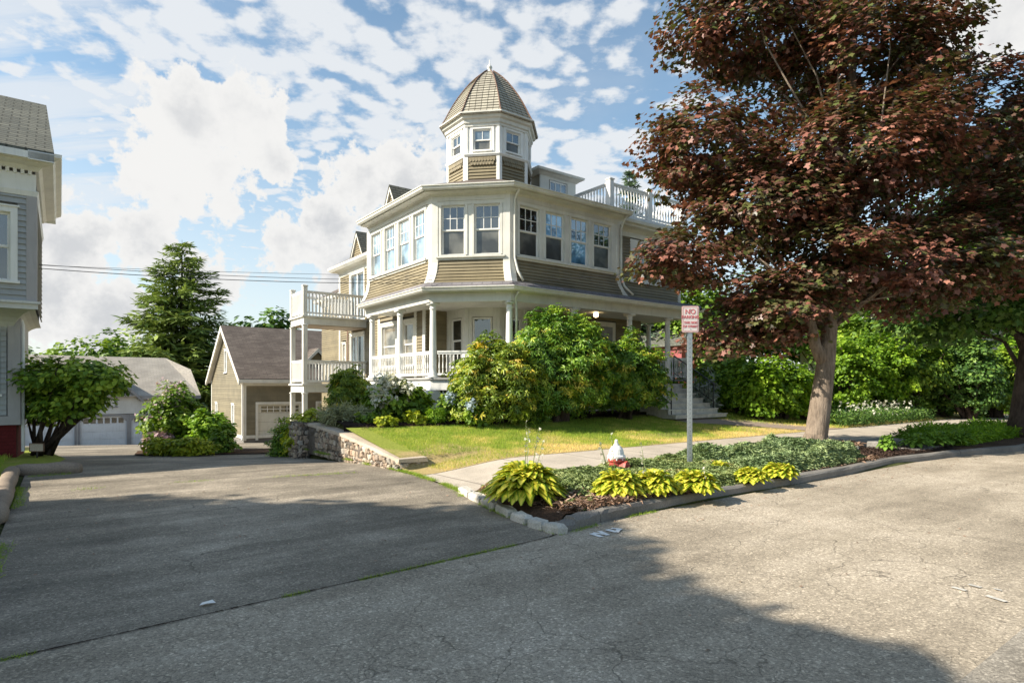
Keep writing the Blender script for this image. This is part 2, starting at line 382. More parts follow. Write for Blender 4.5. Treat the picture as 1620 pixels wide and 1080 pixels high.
class MB:
    def __init__(s, org=(0, 0, 0)): s.v = []; s.f = []; s.o = org; s.sm = False
    def add(s, vs, fs):
        k = len(s.v); ox, oy, oz = s.o
        s.v += [(a-ox, b-oy, c-oz) for a, b, c in vs]; s.f += [tuple(i+k for i in f) for f in fs]
    def box(s, x0, x1, y0, y1, z0, z1):
        s.add([(x0,y0,z0),(x1,y0,z0),(x1,y1,z0),(x0,y1,z0),(x0,y0,z1),(x1,y0,z1),(x1,y1,z1),(x0,y1,z1)],
              [(0,3,2,1),(4,5,6,7),(0,1,5,4),(1,2,6,5),(2,3,7,6),(3,0,4,7)])
    def fbox(s, F, a0, a1, d0, d1, z0, z1):
        P = F.pt
        s.add([P(a0,d0,z0),P(a1,d0,z0),P(a1,d1,z0),P(a0,d1,z0),P(a0,d0,z1),P(a1,d0,z1),P(a1,d1,z1),P(a0,d1,z1)],
              [(0,1,2,3),(7,6,5,4),(4,5,1,0),(5,6,2,1),(6,7,3,2),(7,4,0,3)])
    def quad(s, a, b, c, d): s.add([a, b, c, d], [(0, 1, 2, 3)])
    def poly(s, pts): s.add(pts, [tuple(range(len(pts)))])
    def prism(s, pts, vec):           # polygon extruded along vec
        n = len(pts); q = [(a+vec[0], b+vec[1], c+vec[2]) for a, b, c in pts]
        s.add(list(pts)+q, [tuple(range(n))[::-1], tuple(range(n, 2*n))]+[(i, (i+1) % n, n+(i+1) % n, n+i) for i in range(n)])
    def tube(s, pts, rad, seg=8, caps=True):
        pts = [np.array(p, float) for p in pts]; n = len(pts)
        if isinstance(rad, (int, float)): rad = [rad]*n
        vs = []; up = None
        for i, p in enumerate(pts):
            d = pts[min(i+1, n-1)] - pts[max(i-1, 0)]; d /= (np.linalg.norm(d)+1e-9)
            if up is None: up = np.array((0, 0, 1.)) if abs(d[2]) < .9 else np.array((1., 0, 0))
            a = np.cross(d, up); a /= (np.linalg.norm(a)+1e-9); b = np.cross(d, a); up = -b if False else np.cross(a, d)
            for k in range(seg):
                t = 2*pi*k/seg; vs.append(tuple(p + rad[i]*(cos(t)*a + sin(t)*b)))
        fs = [(i*seg+k, i*seg+(k+1) % seg, (i+1)*seg+(k+1) % seg, (i+1)*seg+k) for i in range(n-1) for k in range(seg)]
        if caps: fs += [tuple(range(seg))[::-1], tuple(range((n-1)*seg, n*seg))]
        s.add(vs, fs)
    def lathe(s, cx, cy, prof, seg=12):   # prof: (r, z)
        vs = [(cx+r*cos(2*pi*k/seg), cy+r*sin(2*pi*k/seg), z) for r, z in prof for k in range(seg)]
        n = len(prof)
        fs = [(i*seg+k, i*seg+(k+1) % seg, (i+1)*seg+(k+1) % seg, (i+1)*seg+k) for i in range(n-1) for k in range(seg)]
        fs += [tuple(range(seg))[::-1], tuple(range((n-1)*seg, n*seg))]
        s.add(vs, fs)
    def ring(s, poly, prof, closed=False, capends=True):
        # poly: list of (p,q); outward is to the right of travel; prof: (d, z) list, closed loop
        P = [np.array(x, float) for x in poly]; n = len(P); off = []
        for i in range(n):
            if closed or 0 < i < n-1:
                t0 = P[i]-P[i-1]; t1 = P[(i+1) % n]-P[i]
            elif i == 0: t0 = t1 = P[1]-P[0]
            else: t0 = t1 = P[-1]-P[-2]
            t0 = t0/np.linalg.norm(t0); t1 = t1/np.linalg.norm(t1)
            n0 = np.array((t0[1], -t0[0])); n1 = np.array((t1[1], -t1[0]))
            m = n0+n1; m /= np.linalg.norm(m); off.append(m/max(.2, m.dot(n0)))
        k = len(prof); vs = []
        for i in range(n):
            for d, z in prof:
                x = P[i]+off[i]*d; vs.append((x[0], x[1], z))
        segs = n if closed else n-1
        fs = [(i*k+j, ((i+1) % n)*k+j, ((i+1) % n)*k+(j+1) % k, i*k+(j+1) % k) for i in range(segs) for j in range(k)]
        if not closed and capends: fs += [tuple(range(k)), tuple(range((n-1)*k, n*k))[::-1]]
        s.add(vs, fs)
    def build(s, name, m, parent=None, smooth=False, loc=None, rot=None, recalc=True):
        me = bpy.data.meshes.new(name); me.from_pydata(s.v, [], s.f); me.update()
        if recalc:
            import bmesh
            b = bmesh.new(); b.from_mesh(me); bmesh.ops.recalc_face_normals(b, faces=b.faces); b.to_mesh(me); b.free()
        auto_uv(me)
        if smooth:
            me.polygons.foreach_set('use_smooth', [True]*len(me.polygons))
        return finish(name, me, m, parent, loc, rot)

class Fr:                               # a wall plane: a along it, d outward, z up
    def __init__(s, P0, P1):
        s.p = np.array(P0, float); t = np.array(P1, float)-s.p; s.L = float(np.linalg.norm(t)); s.t = t/s.L
        s.n = np.array((s.t[1], -s.t[0]))
    def pt(s, a, d, z):
        x = s.p+s.t*a+s.n*d; return (float(x[0]), float(x[1]), z)
    def rot90(s): pass

def tag(o, label=None, cat=None, group=None, kind=None):
    if label: o['label'] = label
    if cat: o['category'] = cat
    if group: o['group'] = group
    if kind: o['kind'] = kind
    return o
def thing(name, p, q, z, label, cat, group=None, rot=TH):
    o = bpy.data.objects.new(name, None); COL.objects.link(o); o.empty_display_size = .2
    o.location = W(p, q, z); o.rotation_euler = (0, 0, rot)
    tag(o, label, cat, group); return o

def panel(mb, F, a0, a1, z0, z1, holes, d0, d1):
    xs = sorted({a0, a1, *[h[0] for h in holes], *[h[1] for h in holes]}); xs = [x for x in xs if a0 <= x <= a1]
    runs = []
    for x0, x1 in zip(xs, xs[1:]):
        cuts = sorted([(h[2], h[3]) for h in holes if h[0] < (x0+x1)/2 < h[1]])
        z = z0; sol = []
        for c0, c1 in cuts:
            if c0 > z: sol.append((z, c0))
            z = max(z, c1)
        if z < z1: sol.append((z, z1))
        runs.append([x0, x1, sol])
    mg = []
    for r in runs:
        if mg and mg[-1][2] == r[2]: mg[-1][1] = r[1]
        else: mg.append(list(r))
    for x0, x1, sol in mg:
        for c0, c1 in sol: mb.fbox(F, x0, x1, d0, d1, c0, c1)
def siding(mb, F, a0, a1, z0, z1, holes=(), exp=.105, flare=None, lip=.030, base=0.):
    fa0 = a0 if callable(a0) else (lambda z: a0); fa1 = a1 if callable(a1) else (lambda z: a1)
    n = max(1, round((z1-z0)/exp)); e = (z1-z0)/n; fl = flare or (lambda z: 0.)
    for i in range(n):
        za = z0+i*e; zb = za+e; A0 = fa0(zb if callable(a0) else za); A1 = fa1(zb if callable(a1) else za)
        iv = [(A0, A1)]
        for h in holes:
            if h[2] < zb-.02 and h[3] > za+.02:
                nv = []
                for x0, x1 in iv:
                    if h[0] > x0: nv.append((x0, min(x1, h[0])))
                    if h[1] < x1: nv.append((max(x0, h[1]), x1))
                iv = [v for v in nv if v[1]-v[0] > .01]
        for x0, x1 in iv:
            d_lo = base+fl(za)+lip; d_hi = base+fl(zb)
            mb.quad(F.pt(x0, d_lo, za), F.pt(x1, d_lo, za), F.pt(x1, d_hi, zb), F.pt(x0, d_hi, zb))
            mb.quad(F.pt(x0, base+fl(za)-.002, za), F.pt(x1, base+fl(za)-.002, za), F.pt(x1, d_lo, za), F.pt(x0, d_lo, za))

def window(par, org, F, a0, a1, z0, z1, trim='cream', up='glass', lo='screen', cols=3, rows=2, casing=.0, sill=True,
           sash=.045, depth=.05, name='window', label=None, d=0., split=.5, sashm='white'):
    tm = M[trim]
    cb = MB(org)
    cs = casing
    if cs:
        cb.fbox(F, a0-cs, a0, d-.02, d+.035, z0, z1+cs); cb.fbox(F, a1, a1+cs, d-.02, d+.035, z0, z1+cs)
        cb.fbox(F, a0, a1, d-.02, d+.0345, z1, z1+cs)
        cb.fbox(F, a0-cs-.03, a1+cs+.03, d-.02, d+.06, z1+cs, z1+cs+.035)
    # reveal
    r = .012
    cb.fbox(F, a0-.001, a0+r, d-depth-.03, d+.01, z0, z1); cb.fbox(F, a1-r, a1+.001, d-depth-.03, d+.01, z0, z1)
    cb.fbox(F, a0+r, a1-r, d-depth-.03, d+.0095, z1-r, z1+.001)
    w = cb.build(name, tm, par)
    if label: w['label'] = label
    if sill:
        sb = MB(org); sb.fbox(F, a0-cs-.04, a1+cs+.04, d-depth-.03, d+.075, z0-.05, z0); sb.build('sill', tm, w)
    sb = MB(org); b0, b1 = a0+r, a1-r; zm = z0+(z1-z0)*(1-split)
    s0 = d-depth
    for (za, zb, dd) in ((zm-.015, z1-r, 0.), (z0, zm+.015, -.022)):
        A, B = s0+dd-.018, s0+dd+.004
        sb.fbox(F, b0, b0+sash, A, B, za, zb); sb.fbox(F, b1-sash, b1, A, B, za, zb)
        sb.fbox(F, b0+sash, b1-sash, A, B-.001, za, za+sash); sb.fbox(F, b0+sash, b1-sash, A, B-.001, zb-sash, zb)
    g0, g1 = b0+sash, b1-sash; u0, u1 = zm-.015+sash, z1-r-sash
    for i in range(1, cols):
        x = g0+(g1-g0)*i/cols; sb.fbox(F, x-.011, x+.011, s0-.012, s0-.001, u0, u1)
    for j in range(1, rows):
        z = u0+(u1-u0)*j/rows; sb.fbox(F, g0, g1, s0-.012, s0-.002, z-.011, z+.011)
    sb.build('sash', M[sashm], w)
    gb = MB(org); gb.fbox(F, b0+.01, b1-.01, s0-.028, s0-.014, zm, z1-r-.01); gb.build('pane', M[up], w)
    gb = MB(org); gb.fbox(F, b0+.01, b1-.01, s0-.048, s0-.036, z0+.01, zm); gb.build('pane', M[lo], w)
    return w

def baluster(mb, x, y, z0, z1, r=.02, seg=6, square=False):
    if square: mb.box(x-r, x+r, y-r, y+r, z0, z1); return
    h = z1-z0
    mb.lathe(x, y, [(r*.9, z0), (r*.9, z0+h*.14), (r*.55, z0+h*.18), (r*1.1, z0+h*.3), (r*.95, z0+h*.45), (r*.5, z0+h*.62), (r*.6, z0+h*.8), (r*.9, z0+h*.86), (r*.9, z1)], seg)
def railing(par, org, P0, P1, z0, h=.82, m='white', sp=.115, r=.021, square=False, base=.10, name='railing', tw=.05):
    F = Fr(P0, P1); mb = MB(org)
    mb.fbox(F, 0, F.L, -tw, tw, z0+h-.045, z0+h); mb.fbox(F, 0, F.L, -tw*.6, tw*.6, z0+h-.10, z0+h-.045)
    mb.fbox(F, 0, F.L, -.03, .03, z0+base-.03, z0+base+.035)
    n = max(2, int(F.L/sp))
    for i in range(n):
        x, y, _ = F.pt((i+.5)*F.L/n, 0, 0); baluster(mb, x, y, z0+base+.035, z0+h-.10, r, square=square)
    return mb.build(name, M[m], par)

# ------------------------------------------------------------------ foliage
T_OVAL = (np.array([(0,0,0),(.45,.26,.06),(1,0,-.06),(.45,-.26,.06)]), [(0,1,2),(0,2,3)])
T_BROAD = (np.array([(0,0,0),(.25,.36,.05),(.7,.3,.03),(1,0,-.08),(.7,-.3,.03),(.25,-.36,.05)]), [(0,1,2,3),(0,3,4,5)])
T_NARROW = (np.array([(0,0,0),(.5,.12,.04),(1,0,-.1),(.5,-.12,.04)]), [(0,1,2),(0,2,3)])
T_NEEDLE = (np.array([(0,.05,0),(0,-.05,0),(.55,-.13,-.02),(1,0,-.08),(.55,.13,-.02)]), [(0,1,2,3,4)])
T_BLADE = (np.array([(0,.05,0),(0,-.05,0),(1,0,.0)]), [(0,1,2)])
def _maple():
    pts = []
    for a, r in ((-180,.15),(-118,.6),(-90,.5),(-58,.86),(-30,.6),(0,1.),(30,.6),(58,.86),(90,.5),(118,.6)):
        pts.append((r*cos(radians(a))*.62+.25, r*sin(radians(a))*.62, -.10*r*r if abs(a) > 30 else .02))
    return (np.array(pts), [tuple(range(len(pts)))])
T_MAPLE = _maple()
def _rosette(n=7, w=.13, droop=.25, seed=1):
    vs = []; fs = []
    for i in range(n):
        a = 2*pi*i/n+.3*(i % 2); c, s = cos(a), sin(a); k = len(vs); L = 1-.15*(i % 3)
        for (r, t, z) in ((.05, 0, .05), (.5*L, w, .12), (L, 0, -droop), (.5*L, -w, .12)):
            vs.append((r*c-t*s, r*s+t*c, z))
        fs += [(k, k+1, k+2), (k, k+2, k+3)]
    return (np.array(vs), fs)
T_ROS = _rosette()
T_FLOWER = _rosette(5, .3, .0)

def unit(a):
    return a/(np.linalg.norm(a, axis=-1, keepdims=True)+1e-9)
def rdir(n, rng):
    return unit(rng.normal(size=(n, 3)))
def leafmesh(name, c, nrm, tan, size, tint, tmpl, m, parent=None, loc=(0, 0, 0), rot=0.):
    tv, tf = tmpl; N = len(c); k = len(tv)
    nrm = unit(nrm); tan = tan-(tan*nrm).sum(1, keepdims=True)*nrm; tan = unit(tan); b = np.cross(nrm, tan)
    v = (c[:, None, :] + size[:, None, None]*(tv[None, :, 0:1]*tan[:, None, :]+tv[None, :, 1:2]*b[:, None, :]+tv[None, :, 2:3]*nrm[:, None, :]))
    v = v.reshape(-1, 3)-np.array(loc)
    if rot:
        cr, sr = cos(-rot), sin(-rot); v = np.stack([v[:, 0]*cr-v[:, 1]*sr, v[:, 0]*sr+v[:, 1]*cr, v[:, 2]], 1)
    flat = np.concatenate([np.array(f) for f in tf]); lens = np.array([len(f) for f in tf])
    idx = (flat[None, :]+(np.arange(N)*k)[:, None]).ravel().astype(np.int32)
    tot = np.tile(lens, N).astype(np.int32); st = np.concatenate([[0], np.cumsum(tot)[:-1]]).astype(np.int32)
    me = bpy.data.meshes.new(name)
    me.vertices.add(len(v)); me.vertices.foreach_set('co', v.astype(np.float32).ravel())
    me.loops.add(len(idx)); me.loops.foreach_set('vertex_index', idx)
    me.polygons.add(len(tot)); me.polygons.foreach_set('loop_start', st); me.polygons.foreach_set('loop_total', tot)
    me.update(calc_edges=True)
    at = me.attributes.new('tint', 'FLOAT', 'POINT'); at.data.foreach_set('value', np.repeat(tint, k).astype(np.float32))
    return finish(name, me, m, parent)

def clumps(rng, lobes, n, per, cr, flat=.5, inner=.5, up=.6, tint_sd=.18, out=.5, zmin=None, topbias=0.):
    """lobes: (cx,cy,cz,rx,ry,rz). returns leaf centres, normals, tangents, tints, clump centres"""
    L = np.array(lobes, float); w = (L[:, 3]*L[:, 4]*L[:, 5])**(2/3); w /= w.sum()
    k = rng.choice(len(L), n, p=w); d = rdir(n, rng)
    if topbias: d[:, 2] = d[:, 2]+topbias; d = unit(d)
    r = (inner+(1-inner)*rng.random(n)**.55)*(1+.07*rng.normal(size=n))
    cc = L[k, :3]+d*L[k, 3:]*r[:, None]
    if zmin is not None:
        keep = cc[:, 2] > zmin; cc, d, k = cc[keep], d[keep], k[keep]; n = len(cc)
    csz = cr*(.5+.95*rng.random(n)); ct = rng.normal(0, tint_sd*.8, n)
    m = n*per; ci = np.repeat(np.arange(n), per)
    g = rdir(m, rng)*(rng.random(m)**.45)[:, None]; g[:, 2] *= flat
    # clump droops towards its rim
    rr = np.hypot(g[:, 0], g[:, 1]); g[:, 2] -= .35*rr**2
    c = cc[ci]+g*csz[ci][:, None]
    outw = unit(d[ci]+.6*g)
    nr = unit(np.array((0, 0, 1.))*up+outw*out+rdir(m, rng)*.45)
    tn = unit(outw*np.array((1, 1, .1))+rdir(m, rng)*.7-np.array((0, 0, .25)))
    tint = np.clip(.5+ct[ci]+rng.normal(0, tint_sd, m), 0, 1)
    return c, nr, tn, tint, cc

def pshrub(name, p, q, z, rw, rd, h, label, cat, m, tmpl, size, n, per, cr, group=None, seed=0, tint_sd=.18, stems=True, lobes=None, flat=.6, inner=.45, up=.5, zlow=.08, stemm='bark_dark', extra=None, tshift=0.):
    rng = np.random.default_rng(seed+11)
    o = thing(name, p, q, z, label, cat, group)
    wx, wy, _ = W(p, q)
    if lobes is None:
        lobes = []
        k = 6
        for i in range(k):
            a = 2*pi*i/k+rng.random(); f = .5
            lobes.append((wx+cos(a)*rw*f, wy+sin(a)*rd*f, z+h*(.38+.14*rng.random()), rw*.55, rd*.55, h*(.36+.1*rng.random())))
        lobes.append((wx, wy, z+h*.58, rw*.6, rd*.6, h*.42))
    c, nr, tn, ti, cc = clumps(rng, lobes, n, per, cr, flat=flat, inner=inner, up=up, tint_sd=tint_sd, zmin=z+zlow)
    sz = size*(.7+.6*rng.random(len(c)))
    leafmesh('foliage', c, nr, tn, sz, np.clip(ti+tshift, 0, 1), tmpl, M[m], o, (wx, wy, z), TH)
    if stems:
        mb = MB((wx, wy, z)); pick = cc[rng.choice(len(cc), min(14, len(cc)), replace=False)]
        for e in pick:
            s = np.array((wx+rng.normal(0, rw*.10), wy+rng.normal(0, rd*.10), z-.05)); mid = (s+e)/2+rng.normal(0, .06, 3)*rw; mid[2] = s[2]+(e[2]-s[2])*.6
            mb.tube([s, mid, e], [.028*h, .018*h, .006*h], 5)
        st = mb.build('stem', M[stemm], o, True)
        me = st.data; co = np.empty(len(me.vertices)*3); me.vertices.foreach_get('co', co); co = co.reshape(-1, 3)
        cr_, sr_ = cos(-TH), sin(-TH); co = np.stack([co[:, 0]*cr_-co[:, 1]*sr_, co[:, 0]*sr_+co[:, 1]*cr_, co[:, 2]], 1); me.vertices.foreach_set('co', co.ravel()); me.update()
    if extra:      # blossoms: (material, count, size, template)
        em, en, es, et = extra[:4]
        top = np.argsort(-c[:, 2]+.8*c[:, 1]+rng.random(len(c))*h*.9)[:en*3]; pk = rng.choice(top, en, replace=False)
        cl = c[pk]+np.array((-.03, -.07, .05)); per2 = extra[4] if len(extra) > 4 else 1
        cl = np.repeat(cl, per2, 0)+rng.normal(0, es*.8, (en*per2, 3))*(1 if per2 > 1 else 0)
        k = len(cl); leafmesh('blossom', cl, unit(rdir(k, rng)+np.array((0, -.3, .9))), rdir(k, rng), es*(.7+.6*rng.random(k)), rng.random(k), et, M[em], o, (wx, wy, z), TH)
    return o

def tree(name, x, y, z, H0, lobes, label, m, tmpl, size, n, per, cr, trunk_r, seed=0, barkm='bark', group=None, tint_sd=.18, trunk_pts=None, limbs=24, flat=.5, inner=.45, cat='tree', up=.6, limbr=.35, out=.5, lmin=.22):
    rng = np.random.default_rng(seed+101)
    o = bpy.data.objects.new(name, None); COL.objects.link(o); o.location = (x, y, z); tag(o, label, cat, group)
    c, nr, tn, ti, cc = clumps(rng, lobes, n, per, cr, flat=flat, inner=inner, up=up, tint_sd=tint_sd, out=out)
    leafmesh('crown', c, nr, tn, size*(.7+.6*rng.random(len(c))), ti, tmpl, M[m], o, (x, y, z))
    mb = MB((x, y, z)); tp = trunk_pts or [(x, y, z-.1), (x+.05, y, z+H0*.3), (x+.1, y+.05, z+H0*.65), (x+.1, y, z+H0)]
    nt = len(tp); rad = [trunk_r*(1.35 if i == 0 else 1-.85*(i/(nt-1))**1.1) for i in range(nt)]
    if trunk_pts and nt > 4: rad = [trunk_r*f for f in np.interp(np.linspace(0, 1, nt), [0, .08, .3, .6, 1], [1.45, 1.05, .92, .6, .12])]
    mb.tube(tp, rad, 12)
    tb = mb.build('trunk', M[barkm], o, True)
    lb = MB((x, y, z)); far = cc[rng.choice(len(cc), limbs)]
    ta = np.array(tp, float)
    for e in far:
        hz = z+(e[2]-z)*(.35+.35*rng.random()); hz = max(hz, z+H0*lmin)
        i = np.searchsorted(ta[:, 2], hz); i = min(max(i, 1), nt-1); f = (hz-ta[i-1, 2])/(ta[i, 2]-ta[i-1, 2]+1e-6); f = min(max(f, 0), 1)
        s = ta[i-1]*(1-f)+ta[i]*f; L = np.linalg.norm(e-s)
        m1 = s+(e-s)*.4+np.array((0, 0, L*.12))+rng.normal(0, L*.05, 3); m2 = s+(e-s)*.75+np.array((0, 0, L*.06))+rng.normal(0, L*.05, 3)
        r0 = trunk_r*limbr*(.6+.5*rng.random()); lb.tube([s, m1, m2, e], [r0, r0*.6, r0*.35, r0*.08], 6)
    lb.build('branch', M[barkm], o, True)
    return o

def spruce(name, x, y, z, H0, R, label, m='l_spruce', seed=0, n=70, size=.5, base=.1, group=None, prof=.85):
    rng = np.random.default_rng(seed+55)
    o = bpy.data.objects.new(name, None); COL.objects.link(o); o.location = (x, y, z); tag(o, label, 'tree', group)
    mb = MB((x, y, z)); mb.tube([(x, y, z), (x, y, z+H0*.5), (x, y, z+H0)], [H0*.022, H0*.013, .01], 8); mb.build('trunk', M['bark_dark'], o, True)
    C = []; N = []; T = []; TI = []
    for i in range(n):
        f = base+(1-base)*(i/n)**.9; r = R*(1-f)**prof*(.62+.55*rng.random())+.08; zc = z+H0*f
        k = int(5+6*(1-f)+2)
        for j in range(k):
            a = rng.random()*2*pi; rl = r*(.75+.4*rng.random()); ns = max(4, int(rl/size*5))
            s = np.linspace(.12, 1, ns); dz = -.22*rl*s+.16*rl*s**3; ti = .5+rng.normal(0, .16)
            for ss, dd in zip(s, dz):
                bx, by = cos(a), sin(a)
                for side in (-1, 0, 1):
                    aa = a+side*.85+rng.normal(0, .15)
                    C.append((x+bx*rl*ss, y+by*rl*ss, zc+dd+rng.normal(0, .04)*size)); T.append((cos(aa), sin(aa), -.12-.3*(side != 0)+rng.normal(0, .1)))
                    N.append((rng.normal(0, .3), rng.normal(0, .3), 1)); TI.append(ti+rng.normal(0, .13)+.15*ss)
    C = np.array(C); N = np.array(N); T = np.array(T); TI = np.clip(np.array(TI), 0, 1)
    leafmesh('crown', C, N, T, size*(.6+.6*rng.random(len(C)))*(.55+.45*np.clip((z+H0-C[:, 2])/(H0*.5), 0, 1)), TI, T_NEEDLE, M[m], o, (x, y, z))
    return o

# ================================================================== GROUND SHEETS
def sheet(name, left, right, nu, nv, off, m, zf=None, label=None, cat=None, kind='structure', thick=None):
    """ruled sheet between two polylines given in street coordinates, laid on the terrain"""
    def res(pl, n):
        pl = np.array(pl, float); s = np.concatenate([[0], np.cumsum(np.linalg.norm(np.diff(pl, axis=0), axis=1))]); t = np.linspace(0, s[-1], n)
        return np.stack([np.interp(t, s, pl[:, 0]), np.interp(t, s, pl[:, 1])], 1)
    A = res(left, nu); B = res(right, nu); f = np.linspace(0, 1, nv)
    P = A[:, None, :]*(1-f)[None, :, None]+B[:, None, :]*f[None, :, None]; P = P.reshape(-1, 2)
    z = (zf(P[:, 0], P[:, 1]) if zf else H(P[:, 0], P[:, 1]))+off
    x = .8*P[:, 0]-.6*P[:, 1]; y = .6*P[:, 0]+.8*P[:, 1]
    me = bpy.data.meshes.new(name)
    fs = [(i*nv+j, (i+1)*nv+j, (i+1)*nv+j+1, i*nv+j+1) for i in range(nu-1) for j in range(nv-1)]
    me.from_pydata(np.stack([x, y, z], 1).tolist(), [], fs); me.update(); auto_uv(me)
    if sum(p.normal.z for p in me.polygons[:5]) < 0: me.flip_normals()
    me.polygons.foreach_set('use_smooth', [True]*len(me.polygons))
    o = finish(name, me, m, None); tag(o, label, cat, None, kind); return o

# base terrain, one sheet to the horizon
def axis(lo, hi, fine0, fine1, st):
    a = list(np.arange(fine0, fine1+.001, st)); x = fine1; s = st
    while x < hi: s *= 1.35; x += s; a.append(x)
    x = fine0; s = st
    while x > lo: s *= 1.35; x -= s; a.insert(0, x)
    return np.array(a)
ap = axis(-700, 700, -4, 30, .25); aq = axis(-700, 700, 0, 30, .25)
PP, QQ = np.meshgrid(ap, aq, indexing='ij'); Z = H(PP, QQ)-.03
Z = np.where((QQ < 5.3), Z-.05, Z)
Z = np.where((PP > 4.0) & (PP < 5.2) & (QQ < 15.6) & (QQ > 4.6), np.minimum(Z, Hd(.8*PP-.6*QQ, .6*PP+.8*QQ)-.05), Z)
XX = .8*PP-.6*QQ; YY = .6*PP+.8*QQ
me = bpy.data.meshes.new('ground'); nq = len(aq)
me.from_pydata(np.stack([XX.ravel(), YY.ravel(), Z.ravel()], 1).tolist(), [], [(i*nq+j, (i+1)*nq+j, (i+1)*nq+j+1, i*nq+j+1) for i in range(len(ap)-1) for j in range(nq-1)])
me.update(); me.polygons.foreach_set('use_smooth', [True]*len(me.polygons))
g = finish('ground', me, M['groundmat'], None); tag(g, kind='structure')

zero = lambda p, q: np.zeros_like(p)
def px(u, v, z=0.):                   # where a sight line to the reference picture meets height z
    y = 953*(EYE-z)/(v-612); return PQ((u-810)/953*y, y)
kerb_base = [px(893, 842), px(912, 838), px(950, 827), px(1000, 815), px(1120, 791), px(1250, 768), px(1347, 750), px(1413, 735), px(1520, 721.7), px(1620, 713), (26, 4.2), (40, 2.5), (90, -4)]
far_edge = [(-60, 4.2), (-3, 4.28), (-.3, 4.45), (3.9, 4.71)] + [(a, b+.06) for a, b in kerb_base[1:]]
near_edge = [(-60, 1.1), (3.0, 1.1), (90, 1.1)]
sheet('street', [(-60, -7), (90, -7)], far_edge, 260, 24, 0.005, M['street'], zero)
sheet('gutter_slab', [(2.9, -6.9), (89, -6.9)], [(2.9, 1.12), (89, 1.12)], 80, 10, 0.010, M['slab'], zero)
# driveway and the yard in front of the garages
dl = [(-.5, 4.2), (-.5, 15.2), (-9, 24), (-30, 50), (-30, 75)]
dr = [(4.2, 4.5), (4.3, 4.95), (4.72, 7.3), (4.99, 9.3), (4.97, 10.1), (4.97, 15.6), (5.3, 17), (7.4, 19.5), (9.4, 22), (11.5, 26), (15, 30), (18, 34), (17, 75)]
def dzf(p, q): return Hd(.8*p-.6*q, .6*p+.8*q)
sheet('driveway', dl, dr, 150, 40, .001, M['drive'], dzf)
# sidewalk, front walk, lawn, beds
ES = [px(738, 778, .04), px(756, 787, .04), px(777, 797, .04), px(801, 808, .04), px(826, 819, .04), px(852, 829, .04), px(878, 836, .04)]
EQ = sorted([(b, a) for a, b in ES]+[(9.4, 4.95), (10.1, 5.0)])
def edge_p(q): return np.interp(q, [e[0] for e in EQ], [e[1] for e in EQ])
def zpl(p, q):
    r = sm(p-edge_p(q), -.05, np.where(q < 7.2, .32, 2.2))
    return Hp(p, q)*np.where(q < 10.15, np.maximum(r, np.where(q < 7.2, .28, .06)), 1.)
sheet('sidewalk', [(4.70, 7.2), (60, 7.2)], [(4.98, 9.3), (60, 9.3)], 300, 12, .012, M['sidewalk'], zpl)
sheet('garden_soil', [(4.52, 5.1)]+[(a, b+.16) for a, b in kerb_base[2:]], [(4.68, 7.2), (90, 7.2)], 420, 14, 0.004, M['mulch_brown'], zpl)
sheet('garden_soil', ES[::-1], [(4.6, 5.1), (4.95, 7.3)], 40, 8, .008, M['mulch_brown'], zpl)
sheet('lawn', [(5.0, 9.32), (60, 9.32)], [(5.1, 13.0), (9.0, 13.0), (60, 13.6)], 200, 22, .014, M['lawn'], zpl)
sheet('house_bed_soil', [(5.1, 13.0), (9.0, 12.7), (12, 12.9), (15.3, 13.2)], [(5.4, 16.4), (9.0, 16.6), (15.3, 16.6)], 60, 24, .032, M['mulch'])
sheet('front_walk', [(15.4, 12.62), (17.4, 12.25), (19.2, 10.9), (20.6, 9.28)], [(15.4, 11.55), (16.4, 11.2), (18.0, 10.3), (18.6, 9.28)], 24, 6, .024, M['walk'], zpl)
sheet('side_yard', [(17.9, 13.0), (60, 13.3)], [(17.9, 30), (60, 30)], 60, 24, .010, M['lawn'], zpl)
sheet('island_lawn', [(-.62, 5.2), (-.62, 13.7), (-.1, 13.9), (.1, 15.2), (-.3, 22)], [(-9, 5.2), (-12, 22)], 60, 20, .02, M['lawn'], lambda p, q: .09+Hd(.8*p-.6*q, .6*p+.8*q))
sheet('tree_pit_soil', [(12.8, 5.2), (16.9, 5.0)], [(12.6, 7.19), (16.9, 7.19)], 16, 10, .022, M['mulch'], zpl)

# kerb stones
def kerb(P0, P1, top, label, w=.17, mm='granite', name='kerb', r=.03, hgt=None, base=-.08, sub=6):
    P0 = np.array(P0); P1 = np.array(P1); F = Fr(P0, P1); org = (float(P0[0]), float(P0[1]), 0)
    prof = [(0.0, base), (0.0, top-r*1.2), (-r, top-.006), (-w+r, top), (-w, top-r), (-w, base)]
    mb = MB(org); n = sub; k = len(prof); vs = []
    rr = random.Random(int(P0[0]*100))
    for i in range(n+1):
        a = F.L*i/n*.996+F.L*.002
        for d, z in prof: vs.append(F.pt(a, d+rr.uniform(-.006, .006), z+(rr.uniform(-.008, .008) if z > 0 else 0)))
    fs = [(i*k+j, (i+1)*k+j, (i+1)*k+(j+1) % k, i*k+(j+1) % k) for i in range(n) for j in range(k)]+[tuple(range(k)), tuple(range(n*k, (n+1)*k))[::-1]]
    mb.add(vs, fs); o = mb.build(name, M[mm], None, loc=W(org[0], org[1], 0), rot=TH); tag(o, kind='structure'); return o
for a, b in zip(kerb_base, kerb_base[1:]):
    L = math.dist(a, b); n = max(1, round(L/2.2)) if a[0] > 5 else 1
    for i in range(n):
        f0, f1 = i/n, (i+1)/n
        kerb((a[0]+(b[0]-a[0])*f0, a[1]+(b[1]-a[1])*f0), (a[0]+(b[0]-a[0])*f1, a[1]+(b[1]-a[1])*f1), .135 if a[0] > 4.4 else .10, '')
